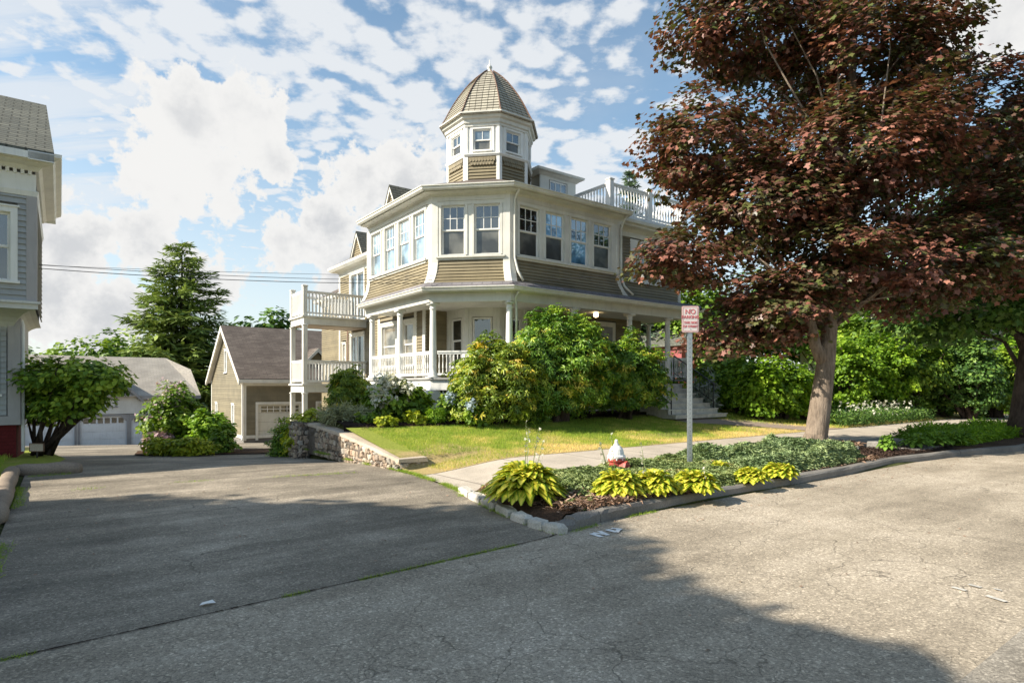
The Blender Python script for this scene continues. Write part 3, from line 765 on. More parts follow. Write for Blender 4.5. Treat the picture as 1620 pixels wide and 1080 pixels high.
# rounded kerb of the grey house lawn
def roundkerb(pts, r, name):
    mb = MB((pts[0][0], pts[0][1], 0)); P = [(a, b, r*.55) for a, b in pts]
    q = []
    for a, b in zip(P, P[1:]):
        for i in range(8):
            f = i/8; q.append((a[0]+(b[0]-a[0])*f+random.uniform(-.012, .012), a[1]+(b[1]-a[1])*f+random.uniform(-.012, .012), r*.55+random.uniform(-.01, .01)))
    q.append(P[-1]); mb.tube(q, [r*.8]+[r]*(len(q)-2)+[r*.7], 10)
    o = mb.build(name, M['kerb_tan'], None, True, loc=W(pts[0][0], pts[0][1], 0), rot=TH); tag(o, kind='structure')
roundkerb([(-.62, 13.75), (.3, 13.45)], .13, 'kerb'); roundkerb([(-.68, 13.8), (-.66, 12.0), (-.62, 10.2), (-.6, 8.9)], .12, 'kerb')

# edging stones at the corner bed: each its own
es = [px(738, 778, .04), px(756, 787, .04), px(777, 797, .04), px(801, 808, .04), px(826, 819, .04), px(852, 829, .04), px(878, 836, .04)]
elab = ['pale edging block farthest up the driveway side of the corner bed', 'second edging block down from the sidewalk beside the driveway', 'third edging block down from the sidewalk in front of the big yellow hosta',
        'middle edging block of the bed below the big yellow hosta', 'fifth edging block from the sidewalk, half sunk in weeds', 'sixth edging block from the sidewalk near the street corner', 'white edging block at the street corner touching the granite kerb']
for i, (p, q) in enumerate(es):
    if i < len(es)-1: dx, dy = es[i+1][0]-p, es[i+1][1]-q
    L = math.hypot(dx, dy)*.44; a = math.atan2(dy, dx)
    mb = MB(); rr = random.Random(i)
    vs = []
    for z, s in ((-.05, 1), (.045, 1), (.075, .8)):
        for (sx, sy) in ((-1, -1), (-.3, -1.12), (.4, -1.05), (1, -1), (1.06, 0), (1, 1), (.2, 1.1), (-1, 1), (-1.05, 0)):
            vs.append((sx*L*s+rr.uniform(-.012, .012), sy*.065*s+rr.uniform(-.008, .008), z+rr.uniform(-.008, .008)))
    k = 9; fs = [(j*k+i2, j*k+(i2+1) % k, (j+1)*k+(i2+1) % k, (j+1)*k+i2) for j in range(2) for i2 in range(k)]+[tuple(range(2*k, 3*k)), tuple(range(k))[::-1]]
    mb.add(vs, fs); o = mb.build('edging_stone', M['edging'], None, loc=W(p, q, .02), rot=TH+a)
    tag(o, elab[i], 'stone', 'pale stones edging the corner bed')

# road paint
def paint(name, strokes, z=.012):
    mb = MB()
    for k_, (u0, v0, u1, v1, w) in enumerate(strokes):
        z += .0006
        a = np.array(px(u0, v0)); b = np.array(px(u1, v1)); t = (b-a)/np.linalg.norm(b-a); n = np.array((t[1], -t[0]))*w
        mb.quad((*(a-n), z), (*(b-n), z), (*(b+n), z), (*(a+n), z))
    o = mb.build(name, M['paintwhite'], None, rot=TH, loc=(0, 0, 0)); tag(o, kind='structure'); return o
paint('road_marking', [(935, 845, 952, 850.5, .03), (938, 844, 962, 847, .022), (962, 848, 948, 841.5, .026), (960, 839, 976, 843, .034), (975, 843.5, 980, 838, .025), (967, 837, 984, 839, .026)])
M['paintwhite'] = painted('worn_road_paint', (.58, .55, .49), dirt=.45, scale=22)
paint('road_marking', [(1506, 930, 1528, 936, .022), (1532, 926, 1552, 931, .02), (1560, 944, 1592, 954, .022), (1572, 933, 1584, 936, .015)], .0125)

# stone wall with cap
def rockwall(par, org, F, a0, a1, ztop0, ztop1, zb, thick, name, seg=.09, ends=True):
    n = max(3, int((a1-a0)/seg)); rows = 6; mb = MB(org); rr = np.random.default_rng(int(a1*31)); vs = []
    for i in range(n+1):
        a = a0+(a1-a0)*i/n; zt = ztop0+(ztop1-ztop0)*i/n
        for j in range(rows+1):
            z = zb+(zt-zb)*j/rows; d = rr.uniform(-.02, .035) if 0 < j < rows else 0
            vs.append(F.pt(a, d, z))
    fs = [(i*(rows+1)+j, (i+1)*(rows+1)+j, (i+1)*(rows+1)+j+1, i*(rows+1)+j+1) for i in range(n) for j in range(rows)]
    mb.add(vs, fs)
    mb.fbox(F, a0, a1, -thick, -.03, zb, min(ztop0, ztop1)-.02)
    return mb.build(name, M['stone'], par)
wt = thing('retaining_wall', 4.95, 15.1, 0, 'fieldstone retaining wall with pale cap beside the driveway', 'wall'); org = (4.95, 15.1, 0)
wtop = lambda q: float(np.interp(q, [10.1, 11.3, 12.7, 14, 15.1], [.22, .36, .51, .60, .645]))
qs = [15.1, 14.0, 12.7, 11.3, 10.1]
stw = MB(org)
F = Fr((4.95, 15.1), (4.99, 10.1))
n = 60; rows = 6; vs = []; rr = np.random.default_rng(3)
for i in range(n+1):
    a = F.L*i/n; q = 15.1-a; zt = wtop(q)-.05
    for j in range(rows+1): vs.append(F.pt(a, rr.uniform(-.02, .045) if 0 < j < rows else 0., -.1+(zt+.1)*j/rows))
stw.add(vs, [(i*(rows+1)+j, (i+1)*(rows+1)+j, (i+1)*(rows+1)+j+1, i*(rows+1)+j+1) for i in range(n) for j in range(rows)])
F2 = Fr((4.99, 10.1), (5.52, 10.1)); n2 = 7; vs = []
for i in range(n2+1):
    for j in range(4): vs.append(F2.pt(F2.L*i/n2, rr.uniform(-.01, .02) if 0 < j < 3 else 0., -.1+(wtop(10.1)+.05)*j/3))
stw.add(vs, [(i*4+j, (i+1)*4+j, (i+1)*4+j+1, i*4+j+1) for i in range(n2) for j in range(3)])
stw.build('mortar', M['mortar'], wt)
cs = MB(org); stones(cs, F, .62, F.L, -.1, lambda a: wtop(15.1-a)-.055, 5); stones(cs, F2, 0, F2.L, -.1, lambda a: wtop(10.1)-.06, 6, w=.15, h=.1); cs.build('cobblestone_facing', M['rubble'], wt)
cb = MB(org); cn = 24; vs = []
for i in range(cn+1):
    q = 15.1-5.03*i/cn; z = wtop(q)
    for (p, zz) in ((4.92, z-.06), (4.93, z+.005), (5.5, z+.01), (5.53, z-.08)): vs.append((p+.04*i/cn+random.uniform(-.008, .008), q, zz))
cb.add(vs, [(i*4+j, (i+1)*4+j, (i+1)*4+(j+1) % 4, i*4+(j+1) % 4) for i in range(cn) for j in range(4)]+[(0, 1, 2, 3), (cn*4+3, cn*4+2, cn*4+1, cn*4)])
cb.build('cap', M['cap'], wt)
pb = MB(org)
for (P0, P1) in (((4.70, 15.75), (4.70, 15.1)), ((4.70, 15.1), (5.3, 15.1)), ((5.2, 15.75), (4.70, 15.75))):
    G = Fr(P0, P1); n = 7; rows = 6; vs = []
    for i in range(n+1):
        for j in range(rows+1): vs.append(G.pt(G.L*i/n, rr.uniform(-.02, .04) if 0 < j < rows and 0 < i < n else 0., -.35+1.02*j/rows))
    pb.add(vs, [(i*(rows+1)+j, (i+1)*(rows+1)+j, (i+1)*(rows+1)+j+1, i*(rows+1)+j+1) for i in range(n) for j in range(rows)])
pb.quad((4.7, 15.1, .668), (5.2, 15.1, .668), (5.2, 15.75, .668), (4.7, 15.75, .668))
pr = pb.build('pier', M['mortar'], wt)
cs = MB(org); stones(cs, Fr((4.70, 15.75), (4.70, 15.1)), 0, .65, -.3, lambda a: .66, 8); stones(cs, Fr((4.70, 15.1), (5.0, 15.1)), 0, .28, -.3, lambda a: .66, 9); cs.build('cobblestone_facing', M['rubble'], pr)

# ================================================================== MAIN HOUSE
HO = (10.0, 20.0, .7); ORG = HO
house = thing('victorian_house', *HO, 'tan clapboard house with wraparound porch and octagonal corner turret', 'house')
def hb(): return MB(ORG)
S0, A, B, C, D0, D1 = (8.9, 20.43), (8.9, 15.83), (10.55, 14.18), (15.14, 14.18), (15.14, 14.85), (19.29, 14.85)
FL = Fr(S0, A); FC = Fr(A, B); FR = Fr(B, C); FM = Fr((15.0, 14.85), D1)
ZF = 1.83; ZB = 4.60; ZW0, ZW1 = 5.47, 6.95; ZE = 7.33
flare = lambda z: .22*max(0, (5.25-z)/.65)**1.8
# solid core behind the walls (keeps light from leaking through the house)
core = hb()
def slab(mb, poly, z0, z1):
    mb.prism([(a, b, z0) for a, b in poly], (0, 0, z1-z0))
inset = [(9.02, 20.4), (9.02, 15.88), (10.6, 14.3), (15.04, 14.3), (15.04, 15.0), (19.2, 15.0), (19.2, 26.5), (10.5, 26.5), (10.5, 20.4)]
slab(core, inset, 4.62, 7.30)
core.build('wall_core', M['foundation'], house)
winL = [(.21, 1.0), (1.31, 2.09), (2.37, 3.13), (3.39, 4.15)]
winC = [(.27, 1.0), (1.27, 2.05)]
winR = [(.357, 1.12), (1.373, 2.14), (2.42, 3.19), (3.425, 4.24)]
hole = lambda ws: [(a, b, ZW0, ZW1) for a, b in ws]
sd = hb()
siding(sd, FL, .0, FL.L-.05, ZB, ZW0-.08, flare=flare); siding(sd, FC, .05, FC.L-.05, ZB, ZW0-.08, flare=flare); siding(sd, FR, .05, FR.L, ZB, ZW0-.08, flare=flare)
sd.build('sunroom_siding', M['tan'], house)
tp = hb()
for F_, ws in ((FL, winL), (FC, winC), (FR, winR)):
    panel(tp, F_, .0, F_.L, ZW0-.06, ZE, hole(ws), -.09, .004)
for F_, ws in ((FL, winL), (FC, winC), (FR, winR)):   # mullion casings and head boards, sill band
    a0, a1 = ws[0][0]-.10, ws[-1][1]+.10
    tp.fbox(F_, a0, a1, .004, .03, ZW1+.006, ZW1+.12); tp.fbox(F_, a0-.02, a1+.02, .004, .055, ZW1+.12, ZW1+.15)
    for i, (x0, x1) in enumerate(ws):
        tp.fbox(F_, x0-.07, x0-.004, .004, .026, ZW0, ZW1+.006); tp.fbox(F_, x1+.004, x1+.07, .004, .026, ZW0, ZW1+.006)
    tp.fbox(F_, a0-.05, a1+.05, .004, .09, ZW0-.09, ZW0-.045); tp.fbox(F_, a0, a1, .004, .04, ZW0-.15, ZW0-.09)
tp.build('window_wall', M['cream'], house)
# corner boards flaring out over the porch roof
def cornerboard(P, dir0, dir1, z0, z1, w=.20, fl=flare, name='corner_board', m='cream'):
    mb = hb(); P = np.array(P, float); zs = [z0, z0+.12, z0+.25, z0+.4, z0+.65, z1] if fl else [z0, z1]
    d0 = np.array(dir0, float); d1 = np.array(dir1, float)          # along each wall away from the corner
    d0 /= np.linalg.norm(d0); d1 /= np.linalg.norm(d1)
    n0 = np.array((-d0[1], d0[0])); n1 = np.array((d1[1], -d1[0]))
    mid = n0+n1; mid /= np.linalg.norm(mid); k = 1/max(.3, mid.dot(n0)); vs = []
    for z in zs:
        f = (fl(z) if fl else 0)+.035
        o = P+mid*k*f
        for x in (o+d0*w, o, o+d1*w): vs.append((x[0], x[1], z))
        for x in (P+d1*w-mid*.02, P-mid*.02, P+d0*w-mid*.02): vs.append((x[0], x[1], z))
    n = len(zs); mb.add(vs, [(i*6+j, i*6+(j+1) % 6, (i+1)*6+(j+1) % 6, (i+1)*6+j) for i in range(n-1) for j in range(6)]+[tuple(range(6))[::-1], tuple(range((n-1)*6, n*6))])
    return mb.build(name, M[m], house)
cornerboard(A, (0, 1), (.7, -.7), ZB, 7.1, w=.19); cornerboard(B, (-.7, .7), (1, 0), ZB, 7.1, w=.2)
cornerboard(C, (-1, 0), (0, 1), ZB, 7.1, w=.12); cornerboard(S0, (.0001, 1), (0, -1), ZB, 7.1, w=.13)
# frieze, soffit, crown and gutter of the sunroom
eave = [(0, 7.06), (.03, 7.06), (.03, 7.20), (.10, 7.26), (.34, 7.27), (.34, 7.40), (0, 7.42)]
gut = [(.36, 7.30), (.42, 7.29), (.46, 7.33), (.475, 7.38), (.50, 7.40), (.50, 7.425), (.47, 7.425), (.46, 7.39), (.38, 7.35), (.36, 7.41), (.345, 7.41)]
poly = [S0, A, B, (15.35, 14.18)]
e = hb(); e.ring(poly, eave); e.build('eave', M['cream'], house)
e = hb(); e.ring(poly, gut); e.build('gutter', M['cream'], house)
rf = hb()   # low roof over the sunroom, rising to the turret
def rline(off, z): 
    return [(8.9-off, 20.6, z), (8.9-off, 15.83-off*.414, z), (10.55-off*.414, 14.18-off, z), (15.6, 14.18-off, z)]
r0, r1 = rline(.44, 7.425), rline(-2.6, 8.62)
for i in range(3): rf.quad(r0[i], r0[i+1], r1[i+1], r1[i])
rf.quad(r1[0], r1[1], r1[2], (11.5, 20.6, 8.62)); rf.quad(r1[2], r1[3], (15.6, 20.6, 8.62), (11.5, 20.6, 8.62))
rf.build('sunroom_roof', M['roof_brown'], house)
# porch roof skirt, beam, ceiling
PE = [S0, A, B, (19.3, 14.18)]
skirt = hb(); skirt.ring(PE, [(.02, 4.64), (.26, 4.62), (.40, 4.47), (.40, 4.45), (.02, 4.45)]); skirt.build('porch_roof', M['roof_porch'], house)
g_ = hb(); g_.ring(PE, [(.16, 4.06), (.16, 4.30), (.20, 4.345), (.34, 4.355), (.34, 4.44), (-.14, 4.44), (-.14, 4.06)])
g_.build('porch_beam', M['cream'], house)
g_ = hb(); g_.ring(PE, [(d, z-2.965) for d, z in gut]); g_.build('gutter', M['cream'], house)
pc = hb(); slab(pc, [(8.95, 20.4), (8.95, 15.85), (10.57, 14.23), (19.2, 14.23), (19.2, 16.6), (11, 17), (11, 20.4)], 4.14, 4.17); pc.build('porch_ceiling', M['cream'], house)
# porch deck and white base
pf = hb(); slab(pf, [(8.74, 20.4), (8.74, 15.76), (10.48, 14.02), (19.25, 14.02), (19.25, 17), (11, 17.5), (11, 20.4)], ZF-.06, ZF); pf.build('porch_floor', M['floor_grey'], house)
ps = hb(); ps.ring([(8.9, 20.4), (8.9, 15.83), (10.55, 14.18), (15.6, 14.18)], [(.10, 1.46), (.10, 1.765), (-.05, 1.765), (-.05, 1.46)])
for (p, q) in ((8.9, 15.83), (8.9, 20.2), (10.55, 14.18), (12.0, 14.18), (13.2, 14.18), (15.3, 14.18)): ps.box(p-.17, p+.17, q-.17, q+.17, .3, 1.462)
ps.fbox(FC, 0, FC.L, -.04, .06, .3, .80)
ps.build('porch_skirt', M['white'], house)
lt = hb()
for Fx, a0, a1 in ((FC, .2, FC.L-.2), (FR, .2, 4.6)):
    n = int((a1-a0)/.11)
    for i in range(n): lt.fbox(Fx, a0+i*.11, a0+i*.11+.045, .0, .02, .5, 1.46)
    for j in range(8): lt.fbox(Fx, a0, a1, .02, .035, .55+j*.11, .55+j*.11+.045)
lt.fbox(FL, .2, FL.L-.2, -.02, .02, .3, 1.46)
lt.build('lattice', M['cream'], house)
dk = hb(); slab(dk, [(9.1, 20.4), (9.1, 15.95), (10.7, 14.4), (18.8, 14.4), (18.8, 15), (11, 16), (10, 20.4)], .3, 1.7); dk.build('porch_dark_fill', M['blackiron'], house)  # black block stands in for the shade behind the lattice
# columns
def column(p, q, z0=ZF, z1=4.06, r=.105, full=True):
    mb = hb(); H_ = z1-z0
    prof = [(r*1.45, z0), (r*1.45, z0+.05), (r*1.25, z0+.07), (r*1.3, z0+.11), (r*1.05, z0+.14), (r*1.03, z0+.3), (r, z0+H_*.4), (r*.84, z1-.24), (r*.84, z1-.20), (r*1.02, z1-.185), (r*1.02, z1-.165), (r*.86, z1-.15), (r*.88, z1-.10), (r*1.25, z1-.06)]
    mb.lathe(p, q, prof, 18); mb.box(p-r*1.4, p+r*1.4, q-r*1.4, q+r*1.4, z1-.06, z1); mb.box(p-r*1.6, p+r*1.6, q-r*1.6, q+r*1.6, z0-.005, z0+.035)
    o = mb.build('column', M['white'], house, True)
    me_ = o.data; return o
cols = [(8.9, 20.16), (8.9, 17.97), (8.93, 15.85), (10.55, 14.2), (13.1, 14.18), (15.7, 14.18), (17.73, 14.18), (18.95, 14.18), (18.95, 16.1)]
for c_ in cols: column(*c_)
for P0, P1 in (((8.9, 20.06), (8.9, 18.07)), ((8.9, 17.87), (8.93, 15.98)), ((9.02, 15.74), (10.45, 14.3)), ((10.67, 14.19), (13.0, 14.18)), ((13.2, 14.18), (15.6, 14.18)), ((17.83, 14.18), (18.85, 14.18)), ((18.95, 14.28), (18.95, 16.0))):
    railing(house, ORG, P0, P1, ZF, .80, sp=.112, r=.024)
# porch steps
for i in range(7):
    z1 = ZF-.165*(i+1); sb = hb(); q1 = 14.0-.29*i
    ex = .0 if i < 6 else .1
    sb.box(15.35, 17.95+ex, q1-.30, q1, max(.55, z1-.6), z1-.035); sb.box(15.33, 17.98+ex, q1-.325, q1+.0, z1-.035, z1)
    sb.build('step', M['step'], house)
def handrail(p0, q0, zt, q1, zb):
    mb = hb(); mb.tube([(p0, q0, zt), (p0, q1, zb), (p0, q1-.08, zb-.1)], .022, 6)
    mb.tube([(p0, q0, zt-.62), (p0, q1, zb-.62)], .012, 6)
    n = 9
    for i in range(n+1):
        f = i/n; q = q0+(q1-q0)*f; z = zt+(zb-zt)*f; r = .02 if i in (0, n) else .009
        mb.tube([(p0, q, z), (p0, q, z-(.62 if 0 < i < n else .95))], r, 6)
    mb.build('handrail', M['blackiron'], house, True)
handrail(15.5, 13.75, ZF+.78, 12.25, .78+.85); handrail(17.8, 13.95, ZF+.85, 12.3, .78+.9)
# downspouts
def pipe(pts, r=.04, m='cream'):
    mb = hb(); mb.tube(pts, r, 8); mb.build('downspout', M[m], house, True)
pipe([(10.62, 13.76, 7.36), (10.66, 13.95, 7.2), (10.68, 14.10, 7.05), (10.68, 14.10, 5.35), (10.72, 14.0, 4.95), (10.80, 13.86, 4.66)], .038)
pipe([(10.62, 13.76, 4.40), (10.62, 14.0, 4.15), (10.72, 14.08, 3.95), (10.72, 14.08, 2.0)], .036)
pipe([(15.2, 13.78, 7.36), (15.2, 14.0, 7.1), (15.2, 14.1, 6.9), (15.2, 14.1, 5.3), (15.25, 14.0, 4.95), (15.5, 13.84, 4.66)], .036)
# sunroom windows
for i, (a, b) in enumerate(winL): window(house, ORG, FL, a, b, ZW0, ZW1, up='glass_sky', lo='screen_pale')
for i, (a, b) in enumerate(winC): window(house, ORG, FC, a, b, ZW0, ZW1, up='glass', lo='screen')
ups = [('glass', 'screen'), ('glass_blue', 'screen'), ('glass_blue', 'glass_blue'), ('glass', 'screen')]
for (a, b), (u_, l_) in zip(winR, ups):
    window(house, ORG, FR, a, b, ZW0, ZW1, up=u_, lo=l_, label='sunroom window with a blue blind' if l_ == 'glass_blue' else None)
# main wall right of the sunroom
pal = (1.75, 2.85)
sd = hb(); siding(sd, FM, .2, FM.L-.12, ZB-.1, 6.98, holes=[(1.45, 3.15, 5.38, 6.9)]); sd.build('street_wall_siding', M['tan'], house)
cornerboard(D1, (-1, 0), (0, 1), ZB-.1, 7.1, w=.14, fl=None)
fb = hb(); panel(fb, FM, 1.45, 3.15, 5.38, 6.9, [(1.6, 1.92, 5.5, 6.5), (2.0, 2.6, 5.5, 6.55), (2.68, 3.0, 5.5, 6.5)], -.05, .035)
for k in range(12):
    a0 = pi*k/12; a1 = pi*(k+1)/12; r0_, r1_ = .30, .42
    fb.prism([FM.pt(2.3+r_*cos(t), .036, 6.5+r_*sin(t)) for r_, t in ((r0_, a0), (r1_, a0), (r1_, a1), (r0_, a1))], (0, -.03, 0))
fb.fbox(FM, 1.4, 3.2, .0, .09, 5.33, 5.38)
fb.build('arched_window_casing', M['white'], house)
for a, b in ((1.6, 1.92), (2.0, 2.6), (2.68, 3.0)): window(house, ORG, FM, a, b, 5.5, 6.45, up='glass', lo='glass', cols=1, rows=1, sill=False, d=.03)
fe = hb(); fe.ring([(15.0, 14.85), D1, (19.29, 22)], [(0, 6.95), (.03, 6.95), (.03, 7.12), (.12, 7.22), (.34, 7.24), (.36, 7.30), (.46, 7.34), (.48, 7.44), (.38, 7.42), (0, 7.44)])
fe.build('street_eave', M['cream'], house)
# main left walls (behind sunroom) with balcony doors
FA = Fr((10.4, 27.2), (10.4, 20.4))
sd = hb(); siding(sd, FA, 0, FA.L, 4.35, 6.75, holes=[(1.2, 2.9, 4.35, 6.55)]); siding(sd, FA, 0, FA.L, -.6, 4.3, holes=[(1.2, 2.9, 1.7, 3.85), (.35, .8, 2.2, 3.6)])
sd.build('rear_left_siding', M['tan'], house)
bx = hb(); bx.box(10.75, 19.1, 18.0, 21.9, .2, 4.62); bx.box(10.5, 19.2, 21.9, 27.2, -1.6, 4.62); bx.box(10.52, 19.1, 20, 27.2, 4.6, 7.0); bx.build('inner_wall_core', M['foundation'], house)
re = hb(); re.ring([(12.0, 27.2), (10.4, 27.2), (10.4, 20.2)], [(0, 6.6), (.03, 6.6), (.03, 6.75), (.10, 6.83), (.33, 6.85), (.42, 6.95), (.42, 7.05), (0, 7.06)]); re.build('rear_left_eave', M['cream'], house)
re = hb(); re.box(10.36, 10.45, 27.05, 27.22, .2, 6.7); re.build('corner_board', M['cream'], house)
for z0_, z1_ in ((4.4, 6.5), (1.72, 3.8)):
    w_ = window(house, ORG, FA, 1.3, 2.8, z0_, z1_, trim='cream', up='glass_tower', lo='glass', cols=1, rows=1, casing=.1, sill=False, name='sliding_door', split=.96)
    mb = hb(); mb.fbox(FA, 2.02, 2.1, -.03, .01, z0_, z1_); mb.fbox(FA, 1.3, 1.36, -.03, .01, z0_, z1_); mb.build('stile', M['white'], w_)
window(house, ORG, FA, .4, .75, 2.3, 3.5, casing=.07, up='glass', lo='screen', cols=1, rows=1)
pipe([(10.3, 26.0, 4.2), (10.3, 26.0, .6)], .035, 'copper')
# far rear wing
fw = hb(); fw.box(11.6, 19, 27.2, 33, -2, 6.15); fw.build('rear_wing', M['tan'], house); fw = hb(); siding(fw, Fr((11.6, 33), (11.6, 27.2)), 0, 5.8, -1, 6.0, holes=[(3.1, 4.1, 3.8, 5.7)]); siding(fw, Fr((10.4, 27.2), (11.6, 27.2)), 0, .01, 0, 4); fw.build('rear_wing_siding', M['tan'], house)
fe = hb(); fe.ring([(12.8, 33), (11.6, 33), (11.6, 27.3)], [(0, 5.95), (.05, 5.95), (.1, 6.1), (.35, 6.15), (.4, 6.3), (0, 6.32)]); fe.build('rear_wing_eave', M['cream'], house)
window(house, ORG, Fr((11.6, 33), (11.6, 27.3)), 3.2, 4.0, 3.9, 5.6, casing=.1)
# first-floor walls under the porch
FB1 = Fr((9.8, 22.0), (9.8, 17.9)); FB2 = Fr((9.8, 17.9), (10.65, 17.9)); FB3 = Fr((13.0, 15.95), (18.3, 15.95))
core = hb(); core.box(9.9, 12, 18, 22, .5, 4.15); core.box(13.1, 18.2, 16.05, 18, 1.83, 4.15); core.build('bay_core', M['foundation'], house)
sd = hb(); siding(sd, FB1, 0, FB1.L, ZF, 4.14, holes=[(.55, 2.02, 2.2, 3.95), (2.4, 3.3, 2.2, 3.95)]); siding(sd, FB2, 0, FB2.L, ZF, 4.14); sd.build('bay_siding', M['tan'], house); sd = hb()
siding(sd, Fr((12.5, 15.95), (18.3, 15.95)), 0, 5.8, ZF, 4.14, holes=[(3.05, 4.4, 1.8, 4.0)]); siding(sd, Fr((18.3, 15.95), (18.3, 17)), 0, 1.05, ZF, 4.14)
sd.build('porch_wall_siding', M['tan'], house)
for a in (.45, 2.12, 3.42, 4.02):
    cbx = hb(); cbx.fbox(FB1, a-.09, a+.09, -.02, .03, ZF, 4.14); cbx.build('bay_board', M['cream'], house)
window(house, ORG, FB1, .72, 1.9, 2.3, 3.8, casing=.12, up='glass_shade', lo='glass_shade', cols=1, rows=1)
window(house, ORG, FB1, 2.45, 3.25, 2.3, 3.8, casing=.1, up='glass_shade', lo='glass_shade', cols=1, rows=1)
# bay below the turret
TC = (12.0, 17.3); AP = 1.36
def octp(ap, c=TC): 
    R = ap/cos(pi/8); return [(c[0]+R*cos(pi/8+k*pi/4), c[1]+R*sin(pi/8+k*pi/4)) for k in range(8)]
def octf(ap):          # frames of the faces, outward right of travel -> clockwise
    P = octp(ap); return [Fr(P[i], P[(i+1) % 8]) for i in range(8)]
facing = [f for f in octf(AP)]
def facing_sel(nx, ny): return max(facing, key=lambda f: f.n[0]*nx+f.n[1]*ny)
fW, fSW, fS = facing_sel(-1, 0), facing_sel(-1, -1), facing_sel(0, -1)
bp = hb()
for f in (fW, fSW, fS):
    panel(bp, f, 0, f.L, ZF, 4.14, [(.22, f.L-.22, 2.35, 3.85)], -.08, .0); bp.fbox(f, -.02, .1, 0, .03, ZF, 4.14); bp.fbox(f, f.L-.1, f.L+.02, 0, .029, ZF, 4.14)
bp.build('bay_wall', M['cream'], house)
bc = hb(); slab(bc, octp(AP-.12), .5, 4.14); bc.build('bay_core', M['foundation'], house)
for f in (fW, fSW, fS): window(house, ORG, f, .24, f.L-.24, 2.37, 3.83, up='glass', lo='glass', cols=1, rows=1, depth=.03)
# front door
dr_ = hb(); F = Fr((12.5, 15.95), (18.3, 15.95)); dr_.fbox(F, 3.1, 4.35, -.02, .03, ZF, 3.98); door = dr_.build('door', M['cream'], house)
d2 = hb(); d2.fbox(F, 3.28, 4.17, .03, .05, ZF+.02, 3.8); d2.build('door_leaf', M['grey_trim'], door)
lm = hb(); lm.lathe(14.9, 15.0, [(.02, 4.14), (.07, 4.12), (.09, 4.05), (.07, 3.99), (.02, 3.97)], 12)
t = NT('lamp_glow'); em = t.n('ShaderNodeEmission'); em.inputs[0].default_value = (1, .72, .35, 1); em.inputs[1].default_value = 6; t.l(em.outputs[0], t.out.inputs[0])
lm.build('porch_light', t.m, house, True)

# ---- turret
Z0 = 8.15
tw_ = hb()
for f in facing: siding(tw_, f, .04, f.L-.04, Z0, 9.10, exp=.11)
tw_.build('turret_siding', M['tan'], house)
for f in facing:       # scalloped shingle bands
    sc_ = hb()
    for row in range(2):
        nsc = 9
        for i in range(nsc):
            w = (f.L-.24)/nsc; a = .12+(i+.5)*w+(w*.5 if row else 0)
            if a > f.L-.14: continue
            zc = 8.93-row*.12
            pts = [f.pt(a-w*.48, .038, zc+.12), f.pt(a-w*.48, .05, zc+.03)]+[f.pt(a+w*.48*cos(pi+pi*k/6), .058, zc+.03+.055*sin(pi+pi*k/6)) for k in range(1, 6)]+[f.pt(a+w*.48, .05, zc+.03), f.pt(a+w*.48, .038, zc+.12)]
            sc_.prism(pts, (-f.n[0]*.03, -f.n[1]*.03, 0))
    sc_.build('scalloped_shingles', M['tan'], house)

tc_ = hb(); slab(tc_, octp(AP-.11), Z0, 10.2); tc_.build('turret_core', M['foundation'], house)
tt = hb()
for f in facing:
    panel(tt, f, 0, f.L, 9.14, 10.16, [(.26, f.L-.26, 9.26, 9.98)], -.08, .0)
    tt.fbox(f, .17, .255, 0, .028, 9.2, 10.06); tt.fbox(f, f.L-.255, f.L-.17, 0, .028, 9.2, 10.06); tt.fbox(f, .255, f.L-.255, 0, .0275, 9.985, 10.06)
tt.ring(octp(AP), [(0, 9.08), (.04, 9.08), (.075, 9.14), (.075, 9.17), (0, 9.18)], closed=True)
R_ = octp(AP)
for i, P in enumerate(R_):
    a = pi/8+i*pi/4; u_ = np.array((cos(a), sin(a))); t_ = np.array((-sin(a), cos(a)))
    for (z0_, z1_, w) in ((Z0, 9.08, .095), (9.18, 10.14, .085)):
        c0 = np.array(P)+u_*.035
        l = [c0-u_*.0, c0+t_*w-u_*(w*.42+.0), c0+t_*w-u_*(w*.42+.08), c0-t_*w-u_*(w*.42+.08), c0-t_*w-u_*(w*.42)]
        tt.prism([(float(x[0]), float(x[1]), z0_) for x in l], (0, 0, z1_-z0_))
tt.build('turret_trim', M['white'], house)
tcn = hb(); tcn.ring(octp(AP), [(0, 10.06), (.05, 10.06), (.05, 10.13), (.09, 10.16), (.10, 10.26), (.17, 10.30), (.20, 10.40), (.27, 10.42), (.27, 10.46), (0, 10.46)], closed=True)
tcn.build('turret_cornice', M['cream'], house)
for f in facing: window(house, ORG, f, .27, f.L-.27, 9.28, 9.97, trim='white', up='glass_tower', lo='screen', cols=2, rows=1, depth=.03, sash=.035, name='turret_window')
# bell roof: flared stack of shingle courses
prof = [(1.68, 10.38), (1.61, 10.50), (1.49, 10.72), (1.37, 10.96), (1.23, 11.22), (1.07, 11.48), (.88, 11.75), (.67, 12.02), (.45, 12.25), (.26, 12.42), (.11, 12.53)]
tr = hb(); rows = []
zz = np.linspace(10.38, 12.53, 20)
for i in range(len(zz)-1):
    r_lo = np.interp(zz[i], [z for _, z in prof], [r for r, _ in prof]); r_hi = np.interp(zz[i+1], [z for _, z in prof], [r for r, _ in prof])
    lo, hi, un = octp(r_lo*.94+.03), octp(r_hi*.94), octp(r_lo*.94-.02)
    for k in range(8):
        k2 = (k+1) % 8
        tr.quad((*lo[k], zz[i]), (*lo[k2], zz[i]), (*hi[k2], zz[i+1]), (*hi[k], zz[i+1])); tr.quad((*un[k], zz[i]), (*un[k2], zz[i]), (*lo[k2], zz[i]), (*lo[k], zz[i]))
